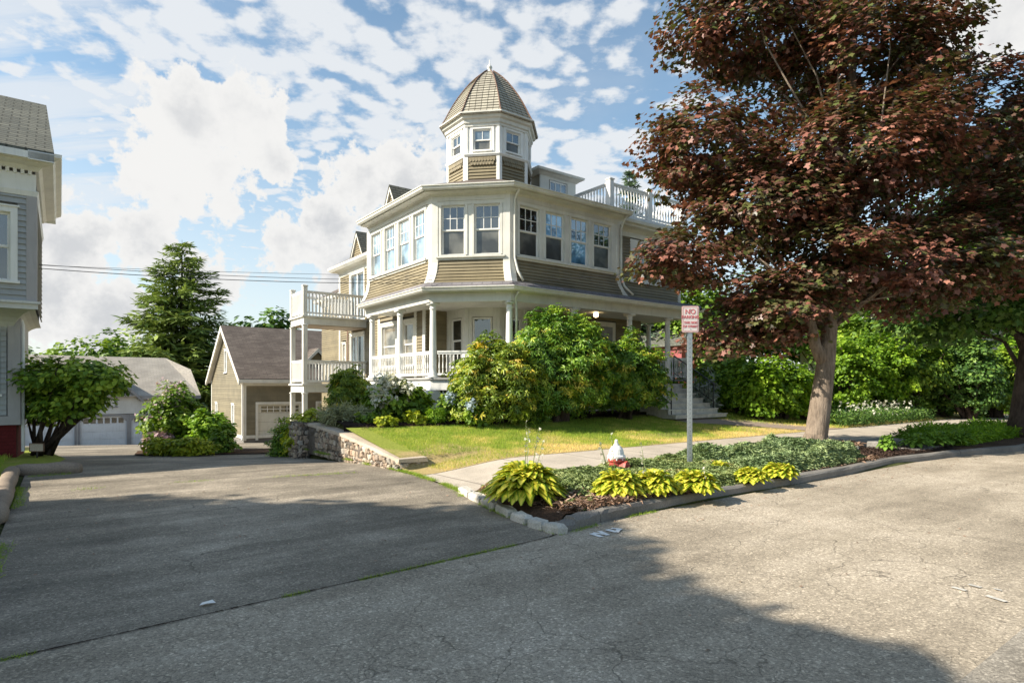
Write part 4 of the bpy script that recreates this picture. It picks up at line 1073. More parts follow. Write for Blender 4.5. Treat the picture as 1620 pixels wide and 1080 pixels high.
troof = tr.build('turret_roof', shingle('turret_shingle', (.50, .465, .375), (.39, .36, .295), w=.20, h=30, mortar=.012, dark=.2, bump=.3, mott=.5), house)
hp = hb()
for k in range(8):
    a = pi/8+k*pi/4
    hp.tube([(TC[0]+(r*.94/cos(pi/8)+.035)*cos(a), TC[1]+(r*.94/cos(pi/8)+.035)*sin(a), z+.01) for r, z in prof], .022, 6)
hp.build('hip_rib', M['copper'], troof)
fn = hb(); fn.lathe(*TC, [(.16, 12.42), (.13, 12.52), (.08, 12.56), (.045, 12.60), (.085, 12.66), (.095, 12.70), (.06, 12.76), (.02, 12.80), (.012, 12.92), (.004, 12.97)], 12); fn.build('finial', M['cream'], troof, True)

# ---- main roof, gables, dormer, roof balcony
mr = hb()
def hip(mb, x0, x1, y0, y1, z0, z1, ins):
    a = [(x0, y0, z0), (x1, y0, z0), (x1, y1, z0), (x0, y1, z0)]; b = [(x0+ins, y0+ins, z1), (x1-ins, y0+ins, z1), (x1-ins, y1-ins, z1), (x0+ins, y1-ins, z1)]
    for i in range(4): mb.quad(a[i], a[(i+1) % 4], b[(i+1) % 4], b[i])
    mb.poly(b)
hip(mr, 9.99, 19.75, 18.6, 27.6, 7.06, 9.15, 3.6); hip(mr, 11.2, 19.5, 26.8, 33.4, 6.32, 8.1, 3.0)
mr.quad((15.0, 14.4, 7.44), (19.77, 14.4, 7.44), (19.77, 18.7, 7.60), (15.0, 18.7, 7.60))
mr.build('main_roof', M['roof_brown'], house)
def gable(q0, p0, w, zb, h, depth, name='gable'):
    F_ = Fr((p0, q0+w/2), (p0, q0-w/2))
    mb = hb(); siding(mb, F_, lambda z: w/2*(z-zb)/h+.06, lambda z: w-w/2*(z-zb)/h-.06, zb, zb+h-.12, exp=.10)
    g0 = mb.build(name, M['tan'], house)
    mb = hb()
    for s in (-1, 1):
        a = F_.pt(w/2, .10, zb+h); b = F_.pt(w/2+s*(w/2+.1), .10, zb-.1)
        mb.prism([a, b, (b[0], b[1], b[2]-.12), (a[0], a[1], a[2]-.16)], (.14, 0, 0))
    mb.fbox(F_, -.05, w+.05, -.02, .06, zb-.1, zb); mb.build('bargeboard', M['cream'], g0)
    mb = hb(); ap_ = F_.pt(w/2, .12, zb+h+.02); bk = F_.pt(w/2, -depth, zb+h+.02)
    for s in (-1, 1):
        e0 = F_.pt(w/2+s*(w/2+.14), .12, zb-.12); e1 = F_.pt(w/2+s*(w/2+.14), -depth, zb-.12); mb.prism([ap_, e0, e1, bk], (0, 0, .04))
    mb.build('gable_roof', M['roof_grey'], g0)
    mb = hb(); mb.prism([F_.pt(.04, -.03, zb-.4), F_.pt(w-.04, -.03, zb-.4), F_.pt(w-.04, -.03, zb), F_.pt(w/2, -.03, zb+h-.05), F_.pt(.04, -.03, zb)], (depth*.9, 0, 0)); mb.build('gable_core', M['tan'], g0)
gable(20.35, 9.75, 1.5, 7.55, 1.35, 3.2); gable(26.25, 10.9, 1.35, 7.45, 1.15, 2.6)
# dormer facing the street
dm = hb(); dm.box(14.0, 15.75, 17.0, 20, 7.4, 9.35); dor = dm.build('dormer', M['tan'], house)
dm = hb(); F_ = Fr((14.0, 17.0), (15.75, 17.0)); panel(dm, F_, 0, 1.75, 8.3, 9.36, [(.42, 1.33, 8.5, 9.2)], .001, .05); dm.build('dormer_front', M['cream'], dor)
dm = hb(); dm.fbox(F_, .46, 1.29, .002, .03, 8.5, 9.18)
dm.build('pane', M['glass_tower'], dor)
dm = hb(); dm.fbox(F_, .46, 1.29, .03, .045, 8.5, 8.55)
for x in (.46, .72, .98, 1.25): dm.fbox(F_, x, x+.04, .03, .044, 8.55, 9.16)
dm.fbox(F_, .46, 1.29, .0301, .0455, 9.12, 9.18); dm.build('sash', M['white'], dor)
dm = hb(); dm.ring([(14.0, 20), (14.0, 17.0), (15.75, 17.0), (15.75, 20)], [(0, 9.3), (.06, 9.3), (.18, 9.4), (.26, 9.42), (.28, 9.5), (0, 9.52)]); dm.build('dormer_eave', M['cream'], dor)
dm = hb(); b4 = [(13.74, 20, 9.5), (13.74, 16.74, 9.5), (16.01, 16.74, 9.5), (16.01, 20, 9.5)]; c4 = [(14.6, 20, 9.72), (14.6, 17.6, 9.72), (15.15, 17.6, 9.72), (15.15, 20, 9.72)]
for i in range(3): dm.quad(b4[i], b4[i+1], c4[i+1], c4[i])
dm.quad(*c4); dm.build('dormer_roof', M['roof_grey'], dor)
# roof balcony
ZR = 7.62
bf = hb(); bf.box(15.15, 19.5, 14.55, 18.4, 7.46, ZR); bf.build('roof_deck', M['white'], house)
def post(p, q, z0, z1, w=.095, m='white'):
    mb = hb(); mb.box(p-w, p+w, q-w, q+w, z0, z1-.06); mb.box(p-w*1.25, p+w*1.25, q-w*1.25, q+w*1.25, z1-.06, z1-.02)
    mb.add([(p-w*1.1, q-w*1.1, z1-.02), (p+w*1.1, q-w*1.1, z1-.02), (p+w*1.1, q+w*1.1, z1-.02), (p-w*1.1, q+w*1.1, z1-.02), (p, q, z1+.03)], [(0, 1, 4), (1, 2, 4), (2, 3, 4), (3, 0, 4)])
    return mb.build('post', M[m], house)
for p, q in ((15.28, 14.7), (17.3, 14.7), (19.35, 14.7), (15.28, 18.2), (19.35, 18.2)): post(p, q, ZR, 8.80)
for P0, P1 in (((15.28, 18.1), (15.28, 14.8)), ((15.38, 14.7), (17.2, 14.7)), ((17.4, 14.7), (19.25, 14.7)), ((19.35, 14.8), (19.35, 18.1))):
    railing(house, ORG, P0, P1, ZR+.02, 1.02, sp=.15, r=.036)
# ---- two-level balcony on the left side
BX0, BX1, BY0, BY1 = 7.78, 10.38, 24.15, 25.75
for zt, nm in ((4.40, 'upper'), (1.68, 'lower')):
    mb = hb(); mb.box(BX0-.12, BX1, BY0-.12, BY1+.1, zt-.06, zt); mb.box(BX0-.04, BX1, BY0-.04, BY1+.04, zt-.34, zt-.06)
    mb.build('balcony_deck', M['cream'], house)
    mb = hb(); mb.box(BX0+.05, BX1-.02, BY0+.05, BY1-.05, zt-.37, zt-.345); mb.build('balcony_joists', M['deck_wood'], house)
    for P0, P1 in (((BX0+.12, BY0), (BX1, BY0)), ((BX0, BY1-.1), (BX0, BY0+.1)), ((BX1, BY1), (BX0+.1, BY1))):
        railing(house, ORG, P0, P1, zt+.02, .98 if zt > 3 else .93, 'white', sp=.135, r=.026, square=True)
for p, q in ((BX0+.02, BY0+.02), (BX0+.02, BY1-.02)):
    post(p, q, 4.40, 5.62, .085, 'cream'); post(p, q, 1.68, 4.06, .085, 'cream'); post(p, q, -1.4, 1.34, .085, 'cream')
post(BX1-.2, BY0+.3, -.3, 1.3, .07, 'cream')

# ================================================================== GREY HOUSE (left)
GO = (-3.0, 17.0, 0); gh = thing('grey_house', *GO, 'grey vinyl-sided house on a dark red brick base', 'house')
gh.location = W(-3.1, 17.0, 0)
def gb_(): return MB(GO)
UF = Fr((-14, 16.0), (-.32, 16.0)); LF = Fr((-14, 16.8), (-.62, 16.8)); UL, LL = UF.L, LF.L
mb = gb_(); mb.box(-14, -.36, 16.09, 20.9, 3.3, 6.3); mb.box(-14, -.68, 16.89, 20.6, .6, 3.4); mb.build('wall_core', M['grey_siding'], gh)
mb = gb_(); siding(mb, UF, 0, UL-.14, 3.32, 5.56, holes=[(UL-1.47-s_, UL-.28-s_, 3.66, 5.26) for s_ in (0, 3.4, 6.8)], exp=.115); siding(mb, LF, 0, LL-.20, .95, 3.10, holes=[(LL-1.35-s_, LL-.30-s_, 1.34, 3.0) for s_ in (0, 3.4, 6.8)], exp=.115)
siding(mb, Fr((-.32, 16.0), (-.32, 20.9)), .2, 4.9, 3.32, 5.56, exp=.115)
mb.build('siding', M['grey_siding'], gh)
mb = gb_(); mb.fbox(UF, UL-.14, UL+.03, -.03, .03, 3.3, 5.56); mb.fbox(LF, LL-.18, LL+.03, -.03, .03, .78, 3.05); mb.fbox(LF, 0, LL+.035, -.02, .045, .74, .93)
mb.box(-.63, -.58, 16.83, 20.6, .74, 3.1); mb.box(-.34, -.285, 16.03, 16.25, 3.3, 5.56); mb.build('corner_board', M['mauve'], gh)
mb = gb_(); mb.fbox(UF, 0, UL+.05, -.02, .05, 3.16, 3.30); mb.fbox(UF, 0, UL+.09, -.02, .10, 3.27, 3.32)
# curved soffit under the overhanging upper storey
for i in range(6):
    a0, a1 = pi/2*i/6, pi/2*(i+1)/6
    y0, z0_ = 16.02+.8*sin(a0), 3.16-.45*(1-cos(a0)); y1, z1_ = 16.02+.8*sin(a1), 3.16-.45*(1-cos(a1))
    s0, s1 = .40*sin(a0), .40*sin(a1)
    mb.quad((-14, y0, z0_), (-.32-s0, y0, z0_), (-.32-s1, y1, z1_), (-14, y1, z1_)); mb.quad((-.32-s0, y0, z0_), (-.32-s0, 20.9, z0_), (-.32-s1, 20.9, z1_), (-.32-s1, y1, z1_))
mb.build('soffit', M['pale_siding'], gh)
mb = gb_(); mb.fbox(UF, 0, UL+.02, -.02, .045, 5.56, 5.95)
for i in range(90): mb.fbox(UF, UL-.05-i*.12-.06, UL-.05-i*.12, .045, .075, 5.93, 6.02)
mb.ring([(-14, 16.0), (-.32, 16.0), (-.32, 20.9)], [(0, 6.02), (.06, 6.02), (.12, 6.10), (.30, 6.14), (.34, 6.22), (.44, 6.27), (.45, 6.34), (0, 6.34)])
mb.ring([(-14, 16.0), (-.32, 16.0), (-.32, 20.9)], [(0, 5.50), (.03, 5.50), (.06, 5.60), (.02, 5.62), (0, 5.62)]); mb.build('cornice', M['white'], gh)
for s_ in (3.4, 6.8):
    window(gh, GO, UF, UL-1.36-s_, UL-.39-s_, 3.72, 5.12, casing=.11, trim='white', up='glass_tower', lo='glass', cols=1, rows=1); window(gh, GO, LF, LL-1.22-s_, LL-.42-s_, 1.40, 2.85, casing=.11, trim='white', up='glass_tower', lo='glass', cols=1, rows=1)
w_ = window(gh, GO, UF, UL-1.36, UL-.39, 3.72, 5.12, casing=.11, trim='white', up='glass_tower', lo='glass', cols=1, rows=1)
window(gh, GO, LF, LL-1.22, LL-.42, 1.40, 2.85, casing=.11, trim='white', up='glass_tower', lo='glass', cols=1, rows=1)
mb = gb_(); mb.box(-14, -.66, 16.83, 20.5, -.3, .74); mb.build('brick_base', M['brick_red'], gh)
mb = gb_()
for y0, y1, z0_, z1_ in ((15.55, 18.5, 6.30, 8.33), (21.35, 18.5, 6.30, 8.33)):
    mb.prism([(-15, y0, z0_), (-.0, y0, z0_), (-.17, y1, z1_), (-15, y1, z1_)], (0, 0, .06))
mb.build('roof', M['roof_grey'], gh)
mb = gb_()
for y0, y1 in ((15.53, 18.5), (21.35, 18.5)):
    mb.prism([(.0, y0, 6.14), (.0, y0, 6.31), (-.17, y1, 8.34), (-.17, y1, 8.12)], (-.42, 0, 0))
mb.box(-14, .0, 15.53, 15.6, 6.16, 6.30); mb.prism([(-.33, 16.0, 6.2), (-.33, 20.9, 6.2), (-.33, 18.5, 8.1)], (-.05, 0, 0)); mb.build('rake_board', M['white'], gh)
mb = gb_(); mb.tube([(-.58, 16.9, 3.0), (-.55, 16.9, 2.9), (-.55, 16.9, .15)], .035, 8); mb.build('downspout', M['white'], gh)

# ================================================================== TAN GARAGE
TO = (12.5, 40.5, -1.5); tg = thing('tan_garage', *TO, 'tan shingled garage with steep brown roof and cream doors', 'garage')
def tb(): return MB(TO)
GF = Fr((8.26, 36.3), (17.5, 36.3)); GG = Fr((8.26, 45.1), (8.26, 36.3)); zg = -1.49
mb = tb(); mb.box(8.36, 17.5, 36.42, 45.0, zg-.4, 2.0); mb.prism([(8.36, 36.42, 2), (8.36, 45.0, 2), (8.36, 40.7, 5.1)], (9.1, 0, 0)); mb.build('wall_core', M['foundation'], tg)
holes = [(.70, 3.4, zg, 1.0-.35), (4.15, 6.85, zg, .65)]
mb = tb(); siding(mb, GF, .1, GF.L, zg+.3, 1.95, holes=holes, exp=.11); mb.build('street_siding', M['tan2'], tg)
mb = tb(); hw = 4.4
siding(mb, GG, .1, GG.L-.1, zg+.3, 2.0, holes=[(6.0, 6.75, -.85, .55), (1.3, 2.0, -.85, .55)], exp=.11)
siding(mb, GG, lambda z: (z-2.0)/3.15*hw, lambda z: 8.8-(z-2.0)/3.15*hw, 2.0, 5.1, holes=[(4.0, 4.8, 2.35, 3.9)], exp=.11); mb.build('gable_shingles', M['tan2'], tg)
mb = tb(); mb.fbox(GF, 0, .16, 0, .035, zg, 1.9); mb.fbox(GG, GG.L-.16, GG.L, 0, .03, zg, 2.0); mb.fbox(GG, 0, .16, 0, .03, zg, 2.0)
mb.fbox(GF, 0, GF.L, -.05, .04, zg+.12, zg+.30); mb.fbox(GG, 0, GG.L, -.05, .04, zg+.12, zg+.30); mb.build('corner_board', M['cream'], tg)
mb = tb(); mb.box(8.3, 17.5, 36.34, 45, zg-.5, zg+.12); mb.build('foundation', M['foundation'], tg)
def gdoor(par, org, F, a0, a1, z0, z1, m='door_cream', trim='cream', panes=2, grid=(3, 2), tw=.14, name='garage_door', nflat=4, oct_=False):
    mb = MB(org); mb.fbox(F, a0-tw, a0, -.05, .045, z0, z1+tw); mb.fbox(F, a1, a1+tw, -.05, .045, z0, z1+tw); mb.fbox(F, a0, a1, -.05, .0445, z1, z1+tw)
    if oct_:
        for s, x in ((1, a0), (-1, a1)):
            mb.prism([F.pt(x, .044, z1+.001), F.pt(x+s*.38, .044, z1+.001), F.pt(x, .044, z1-.38)], (-F.n[0]*.09, -F.n[1]*.09, 0))
    tr_ = mb.build('door_frame', M[trim], par)
    mb = MB(org); h = (z1-z0)/nflat
    for j in range(nflat):
        mb.fbox(F, a0, a1, -.14, -.08, z0+j*h+.008, z0+(j+1)*h-.004)
        if j != nflat-1:
            for i in range(4):
                x0 = a0+(a1-a0)*i/4; x1 = a0+(a1-a0)*(i+1)/4; mb.fbox(F, x0+.09, x1-.09, -.08, -.068, z0+j*h+.1, z0+(j+1)*h-.1)
    dl_ = mb.build(name, M[m], par)
    gx = MB(org); mu = MB(org); zt0, zt1 = z1-h+.06, z1-.10
    for i in range(panes):
        x0 = a0+.14+(a1-a0-.28)*i/panes+.05; x1 = a0+.14+(a1-a0-.28)*(i+1)/panes-.05
        gx.fbox(F, x0, x1, -.08, -.07, zt0, zt1)
        for k in range(1, grid[0]): x = x0+(x1-x0)*k/grid[0]; mu.fbox(F, x-.016, x+.016, -.07, -.05, zt0, zt1)
        for k in range(1, grid[1]): z = zt0+(zt1-zt0)*k/grid[1]; mu.fbox(F, x0, x1, -.07, -.0505, z-.016, z+.016)
    gx.build('pane', M['glass'], dl_)
    if mu.v: mu.build('muntin', M['white'], dl_)
for h_ in holes: gdoor(tg, TO, GF, h_[0]+.1, h_[1]-.1, zg, h_[3]-.1)
window(tg, TO, GG, 4.12, 4.68, 2.45, 3.8, casing=.1, trim='white', cols=1, rows=1); window(tg, TO, GG, 6.1, 6.65, -.75, .45, casing=.1, trim='white', cols=1, rows=1); window(tg, TO, GG, 1.4, 1.9, -.75, .45, casing=.1, trim='white', cols=1, rows=1)
mb = tb()
for s in (-1, 1):
    y0 = 40.7+s*4.75; mb.prism([(7.95, y0, 1.93), (17.9, y0, 1.93), (17.9, 40.7, 5.28), (7.95, 40.7, 5.28)], (0, 0, .09))
mb.build('roof', M['roof_brown'], tg)
mb = tb()
for s in (-1, 1):
    y0 = 40.7+s*4.78; mb.prism([(7.93, y0, 1.68), (7.93, y0, 1.96), (7.93, 40.7, 5.34), (7.93, 40.7, 5.02)], (.10, 0, 0))
    mb.prism([(8.03, y0, 1.85), (8.03, 40.7, 5.2), (8.25, 40.7, 5.2), (8.25, y0, 1.85)], (0, 0, -.04))
mb.box(8.0, 17.9, 35.9, 36.0, 1.78, 1.98); mb.box(8.0, 17.9, 36.0, 36.36, 1.80, 1.84); mb.fbox(GF, 0, GF.L, 0, .04, 1.62, 1.80); mb.build('fascia', M['cream'], tg)
# small gable over the second door
mb = tb(); mb.prism([(12.0, 37.3, 2.9), (13.6, 37.3, 2.9), (12.8, 37.3, 3.72)], (0, 2.2, 0)); dg = mb.build('dormer', M['tan2'], tg)
mb = tb()
for s in (-1, 1): mb.prism([(12.8, 37.1, 3.92), (12.8+s*1.02, 37.1, 2.86), (12.8+s*1.02, 39.6, 2.86), (12.8, 39.6, 3.92)], (0, 0, .05))
mb.build('dormer_roof', M['roof_brown'], dg)
mb = tb()
for s in (-1, 1): mb.prism([(12.8, 37.06, 3.95), (12.8+s*1.04, 37.06, 2.88), (12.8+s*1.04, 37.06, 2.70), (12.8, 37.06, 3.72)], (0, .06, 0))
mb.build('bargeboard', M['cream'], dg)
mb = tb(); mb.tube([(8.2, 36.22, 1.8), (8.2, 36.22, -1.2), (8.1, 35.9, -1.42)], .045, 8); mb.build('downspout', M['white'], tg)

# ================================================================== WHITE GARAGES (far left)
WO = (2.5, 53, -2.6); wg = thing('white_garage_block', *WO, 'long pale garage block with beige roof and three grey doors', 'garage')
WF = Fr((-6, 51), (8.2, 51)); zw = -2.64
mb = MB(WO); mb.box(-6, 8.1, 51.13, 58, zw-1, .9); mb.build('wall_core', M['pale_siding'], wg)
doors = [(-1.95, .80), (1.07, 3.83), (4.06, 6.85)]
doorsF = [(a+6, b+6) for a, b in doors]
mb = MB(WO); siding(mb, WF, 0, WF.L, zw, .55, holes=[(a-.11, b+.11, zw, -.45) for a, b in doorsF], exp=.13)
siding(mb, WF, lambda z: 5.3+(z-.55)/2.6*2.9, lambda z: 10.7-(z-.55)/2.6*2.9, .55, 2.9, exp=.13); mb.build('siding', M['pale_siding'], wg)
for a, b in doorsF: gdoor(wg, WO, WF, a+.02, b-.02, zw, -.52, m='door_grey', trim='grey_trim', panes=6, grid=(1, 1), tw=.13, oct_=True)
mb = MB(WO); ridge = [(-7, 55, 3.78), (6.9, 55, 3.78)]
mb.prism([(-7, 50.6, .85), (8.5, 50.6, .85), (8.2, 53.0, 2.85), (6.7, 55, 3.78), (-7, 55, 3.78)], (0, 0, .08)); mb.prism([(8.5, 50.6, .85), (8.5, 59, .85), (8.2, 57, 2.85), (6.7, 55, 3.78), (8.2, 53.0, 2.85)], (0, 0, .08))
mb.prism([(-7, 59.4, .85), (8.5, 59.4, .85), (6.9, 55, 3.78), (-7, 55, 3.78)], (0, 0, .08))
for s in (-1, 1): mb.prism([(2.0, 50.6, 3.35), (2.0+s*2.75, 50.6, .62), (2.0+s*2.75, 54.9, .9), (2.0, 54.9, 3.35)], (0, 0, .08))
mb.build('roof', M['roof_beige'], wg)
mb = MB(WO)
for s in (-1, 1): mb.prism([(2.0, 50.56, 3.44), (2.0+s*2.8, 50.56, .66), (2.0+s*2.8, 50.56, .42), (2.0, 50.56, 3.18)], (0, .05, 0))
mb.box(4.7, 8.5, 50.5, 50.6, .68, .90); mb.box(-7, -.7, 50.5, 50.6, .68, .90); mb.build('fascia', M['grey_trim'], wg)
window(wg, WO, WF, 8.35, 9.15, .15, 1.5, casing=.1, trim='grey_trim', cols=1, rows=1)

# ================================================================== distant houses on the right
rh = thing('red_house', 37, 30, .6, 'dark red house seen behind the hedge beside the porch', 'house')
mb = MB((37, 30, .6)); mb.box(34, 40, 26, 34, .4, 4.6); mb.prism([(34, 26, 4.6), (40, 26, 4.6), (37, 26, 6.8)], (0, 8, 0)); mb.build('wall', M['redhouse'], rh)
mb = MB((37, 30, .6))
for s in (-1, 1): mb.prism([(37, 25.7, 6.95), (37+s*3.4, 25.7, 4.35), (37+s*3.4, 34.3, 4.35), (37, 34.3, 6.95)], (0, 0, .1))
mb.build('roof', M['roof_grey'], rh)
window(rh, (37, 30, .6), Fr((34, 34), (34, 26)), 2, 2.9, 1.8, 3.4, casing=.1, trim='white'); window(rh, (37, 30, .6), Fr((34, 34), (34, 26)), 5, 5.9, 1.8, 3.4, casing=.1, trim='white')
pho = (52, 19, .6); ph = thing('pale_house', *pho, 'pale grey house glimpsed between the trees at the far right', 'house')
PFr = Fr((46, 20), (46, 13)); PF2 = Fr((46, 13), (58, 13))
mb = MB(pho); mb.box(46.05, 58, 13.05, 24, .3, 6.6); mb.build('wall_core', M['pale_siding'], ph)
mb = MB(pho); siding(mb, Fr((46, 24), (46, 13)), 0, 11, .6, 6.6, exp=.14); siding(mb, PF2, 0, 12, .6, 6.6, exp=.14); mb.build('siding', M['pale_siding'], ph)
mb = MB(pho)
for s in (-1, 1): mb.prism([(45.5, 18.5, 9.4), (45.5, 18.5+s*6.1, 6.3), (58.5, 18.5+s*6.1, 6.3), (58.5, 18.5, 9.4)], (0, 0, .1))
mb.prism([(46.02, 13, 6.6), (46.02, 24, 6.6), (46.02, 18.5, 9.3)], (.2, 0, 0)); mb.build('roof', M['roof_grey'], ph)
for a in (1.5, 4.2, 7.4): 
    for z in (1.6, 4.4): window(ph, pho, Fr((46, 24), (46, 13)), a, a+.9, z, z+1.5, casing=.12, trim='white', cols=2)
for a in (1.5, 4.5, 8): 
    for z in (1.6, 4.4): window(ph, pho, PF2, a, a+.9, z, z+1.5, casing=.12, trim='white', cols=2)

# ================================================================== STREET FURNITURE
def text_mesh(s, size, m, parent, loc, rot, name='lettering', ext=.002, bold=.0):
    cu = bpy.data.curves.new(name, 'FONT'); cu.body = s; cu.size = size; cu.align_x = 'CENTER'; cu.align_y = 'CENTER'; cu.extrude = ext; cu.offset = bold
    ob = bpy.data.objects.new(name+'_src', cu); COL.objects.link(ob)
    me = bpy.data.meshes.new_from_object(ob.evaluated_get(bpy.context.evaluated_depsgraph_get()))
    bpy.data.objects.remove(ob); me.materials.clear(); o = finish(name, me, m, parent); o.location = loc; o.rotation_euler = rot; return o
sp_, sq_ = PQ(3.06, 10.35); sz = Hf(sp_, sq_)
sg = thing('parking_sign', sp_, sq_, sz, 'red and white no parking sign on a galvanised post in the garden strip', 'sign', rot=0)
L0 = (0, 0, 0)
mb = MB(); 
for (x0, x1, y0, y1) in ((-.028, .028, .0, .006), (-.034, -.028, .0, .028), (.028, .034, .0, .028), (-.046, -.034, .022, .028), (.034, .046, .022, .028)): mb.box(x0, x1, y0, y1, -.1, 2.78)
mb.build('post', M['galv'], sg)
mb = MB()
for k in range(30): mb.prism([(.007*cos(i*pi/4), -.0012, .06+k*.075+.007*sin(i*pi/4)) for i in range(8)], (0, .001, 0))
mb.build('perforation_pattern', M['blackiron'], sg)
ZC = 953; top = EYE-sz+(612-484)/953*10.35; bot = EYE-sz+(612-526)/953*10.35; cz = (top+bot)/2; hw, hh = .148, (top-bot)/2
def rrect(w, h, r, y, n=5):
    P = []
    for cx, cy, a0 in ((w-r, h-r, 0), (-w+r, h-r, 90), (-w+r, -h+r, 180), (w-r, -h+r, 270)):
        for i in range(n+1): a = radians(a0+90*i/n); P.append((cx+r*cos(a), y, cz+cy+r*sin(a)))
    return P
M['sign_white'] = painted('sign_white', (.62, .56, .54), dirt=.12, scale=20); M['sign_red'] = painted('sign_red', (.50, .11, .12), dirt=.2, scale=20); M['sign_pink'] = painted('faded_sign_border', (.55, .33, .31), dirt=.15, scale=20)
mb = MB(); mb.prism(rrect(hw, hh, .03, -.012), (0, .004, 0)); pl_ = mb.build('sign_plate', M['sign_pink'], sg)
mb = MB(); mb.prism(rrect(hw-.013, hh-.013, .024, -.0145), (0, .0015, 0)); mb.build('sign_face', M['sign_white'], pl_)
mb = MB(); P = rrect(hw-.022, hh-.022, .02, -.0155); Q = rrect(hw-.028, hh-.028, .016, -.0155); n_ = len(P)
mb.add(P+Q, [(i, (i+1) % n_, n_+(i+1) % n_, n_+i) for i in range(n_)]); mb.build('border_line', M['sign_red'], pl_)
for s_, dz, sz_ in (('NO', .125, .115), ('PARKING', .035, .072), ('THIS SIDE', -.06, .052), ('OF STREET', -.125, .052)):
    text_mesh(s_, sz_, M['sign_red'], pl_, (0, -.0165, cz+dz), (pi/2, 0, 0), bold=.0015)
for z in (cz+.17, cz-.17):
    mb = MB(); mb.tube([(0, -.02, z), (0, .01, z)], .008, 8); mb.build('bolt', M['galv'], pl_)
# hydrant
hx, hy = PQ(1.69, 9.75); hz = Hf(hx, hy)
hz -= .17
hy_o = thing('fire_hydrant', hx, hy, hz, 'red fire hydrant with a white painted bonnet among the hostas', 'hydrant')
mb = MB((0, 0, 0)); mb.lathe(0, 0, [(.15, -.05), (.15, .03), (.115, .05), (.11, .36), (.135, .38), (.135, .43)], 20)
for a, r, L in ((radians(200), .05, .19), (radians(20), .05, .19), (radians(-75), .075, .20)):
    mb.tube([(0, 0, .30), (cos(a)*L*.92, sin(a)*L*.92, .30)], r, 14); mb.tube([(cos(a)*L*.8, sin(a)*L*.8, .30), (cos(a)*L, sin(a)*L, .30)], r*1.22, 8); mb.tube([(cos(a)*L, sin(a)*L, .30), (cos(a)*(L+.035), sin(a)*(L+.035), .30)], r*.35, 5)
mb.build('barrel', M['red_body'], hy_o, False)
mb = MB((0, 0, 0)); mb.lathe(0, 0, [(.145, .43), (.15, .46), (.125, .48), (.12, .52), (.105, .57), (.075, .61), (.045, .63), (.04, .655)], 20); mb.lathe(0, 0, [(.028, .655), (.028, .70), (.018, .72)], 5)
for k in range(8): a = k*pi/4; mb.lathe(.128*cos(a), .128*sin(a), [(.015, .40), (.015, .475)], 6)
mb.build('bonnet', M['white_cap'], hy_o); hy_o.scale = (1, 1, 1.02)
# little plaque on a stake by the lilac
qx, qy = PQ(-10.05, 12.75); qz = .10
pq_ = thing('garden_plaque', qx, qy, qz, 'small weathered plaque on a stake in front of the dark shrub stems', 'sign', rot=0)
mb = MB(); mb.box(-.012, .012, -.01, .01, -.1, .12); mb.build('stake', M['blackiron'], pq_)
mb = MB(); mb.box(-.14, .14, -.015, .0, .10, .25); mb.build('board', M['cap'], pq_)
mb = MB(); mb.box(-.152, .152, -.022, .004, .25, .265); mb.box(-.152, .152, -.022, .004, .085, .10); mb.box(-.152, -.14, -.022, .004, .10, .25); mb.box(.14, .152, -.022, .004, .10, .25); mb.build('rim', M['copper'], pq_)
# stone steps to the street, ring round the maple
def block(name, p0, p1, q0, q1, z0, z1, label, cat='step', m='bluestone'):
    o = thing(name, (p0+p1)/2, (q0+q1)/2, z0, label, cat); mb = MB(((p0+p1)/2, (q0+q1)/2, z0)); r = .02
    mb.ring([(p0, q0), (p0, q1), (p1, q1), (p1, q0)][::-1], [(0, z0), (0, z1-r), (-r, z1), (-.2, z1)], closed=False) if False else None
    mb.box(p0, p1, q0, q1, z0, z1-r); mb.add([(p0, q0, z1-r), (p1, q0, z1-r), (p1, q1, z1-r), (p0, q1, z1-r), (p0+r, q0+r, z1), (p1-r, q0+r, z1), (p1-r, q1-r, z1), (p0+r, q1-r, z1)], [(4, 5, 6, 7), (0, 1, 5, 4), (1, 2, 6, 5), (2, 3, 7, 6), (3, 0, 4, 7)])
    mb.build('stone', M[m], o); return o
block('stone_step', 14.9, 16.4, 5.95, 6.5, .0, .30, 'upper grey stone step between the sidewalk and the street beyond the maple')
block('stone_step', 15.3, 16.6, 5.25, 5.9, .0, .17, 'lower grey stone step at the kerb beyond the maple')
tx, ty = 6.95, 13.75; tp_, tq_ = PQ(tx, ty)
rg = thing('tree_ring', tp_, tq_, .14, 'curved edging of pale stones round the foot of the burgundy maple', 'edging')
for k in range(9):
    a = radians(-150+k*21); cx_, cy_ = tp_+.15+.82*cos(a), tq_-.1+.62*sin(a); mb = MB((tp_, tq_, .14)); rr_ = random.Random(k)
    P0 = (tp_+.15+.82*cos(a-.17), tq_-.1+.62*sin(a-.17)); P1 = (tp_+.15+.82*cos(a+.17), tq_-.1+.62*sin(a+.17)); Fx = Fr(P0, P1)
    mb.fbox(Fx, 0, Fx.L, -.05, .05, .08, .20+rr_.uniform(-.01, .01)); mb.fbox(Fx, .02, Fx.L-.02, -.035, .035, .20, .222); mb.build('stone', M['edging'], rg)
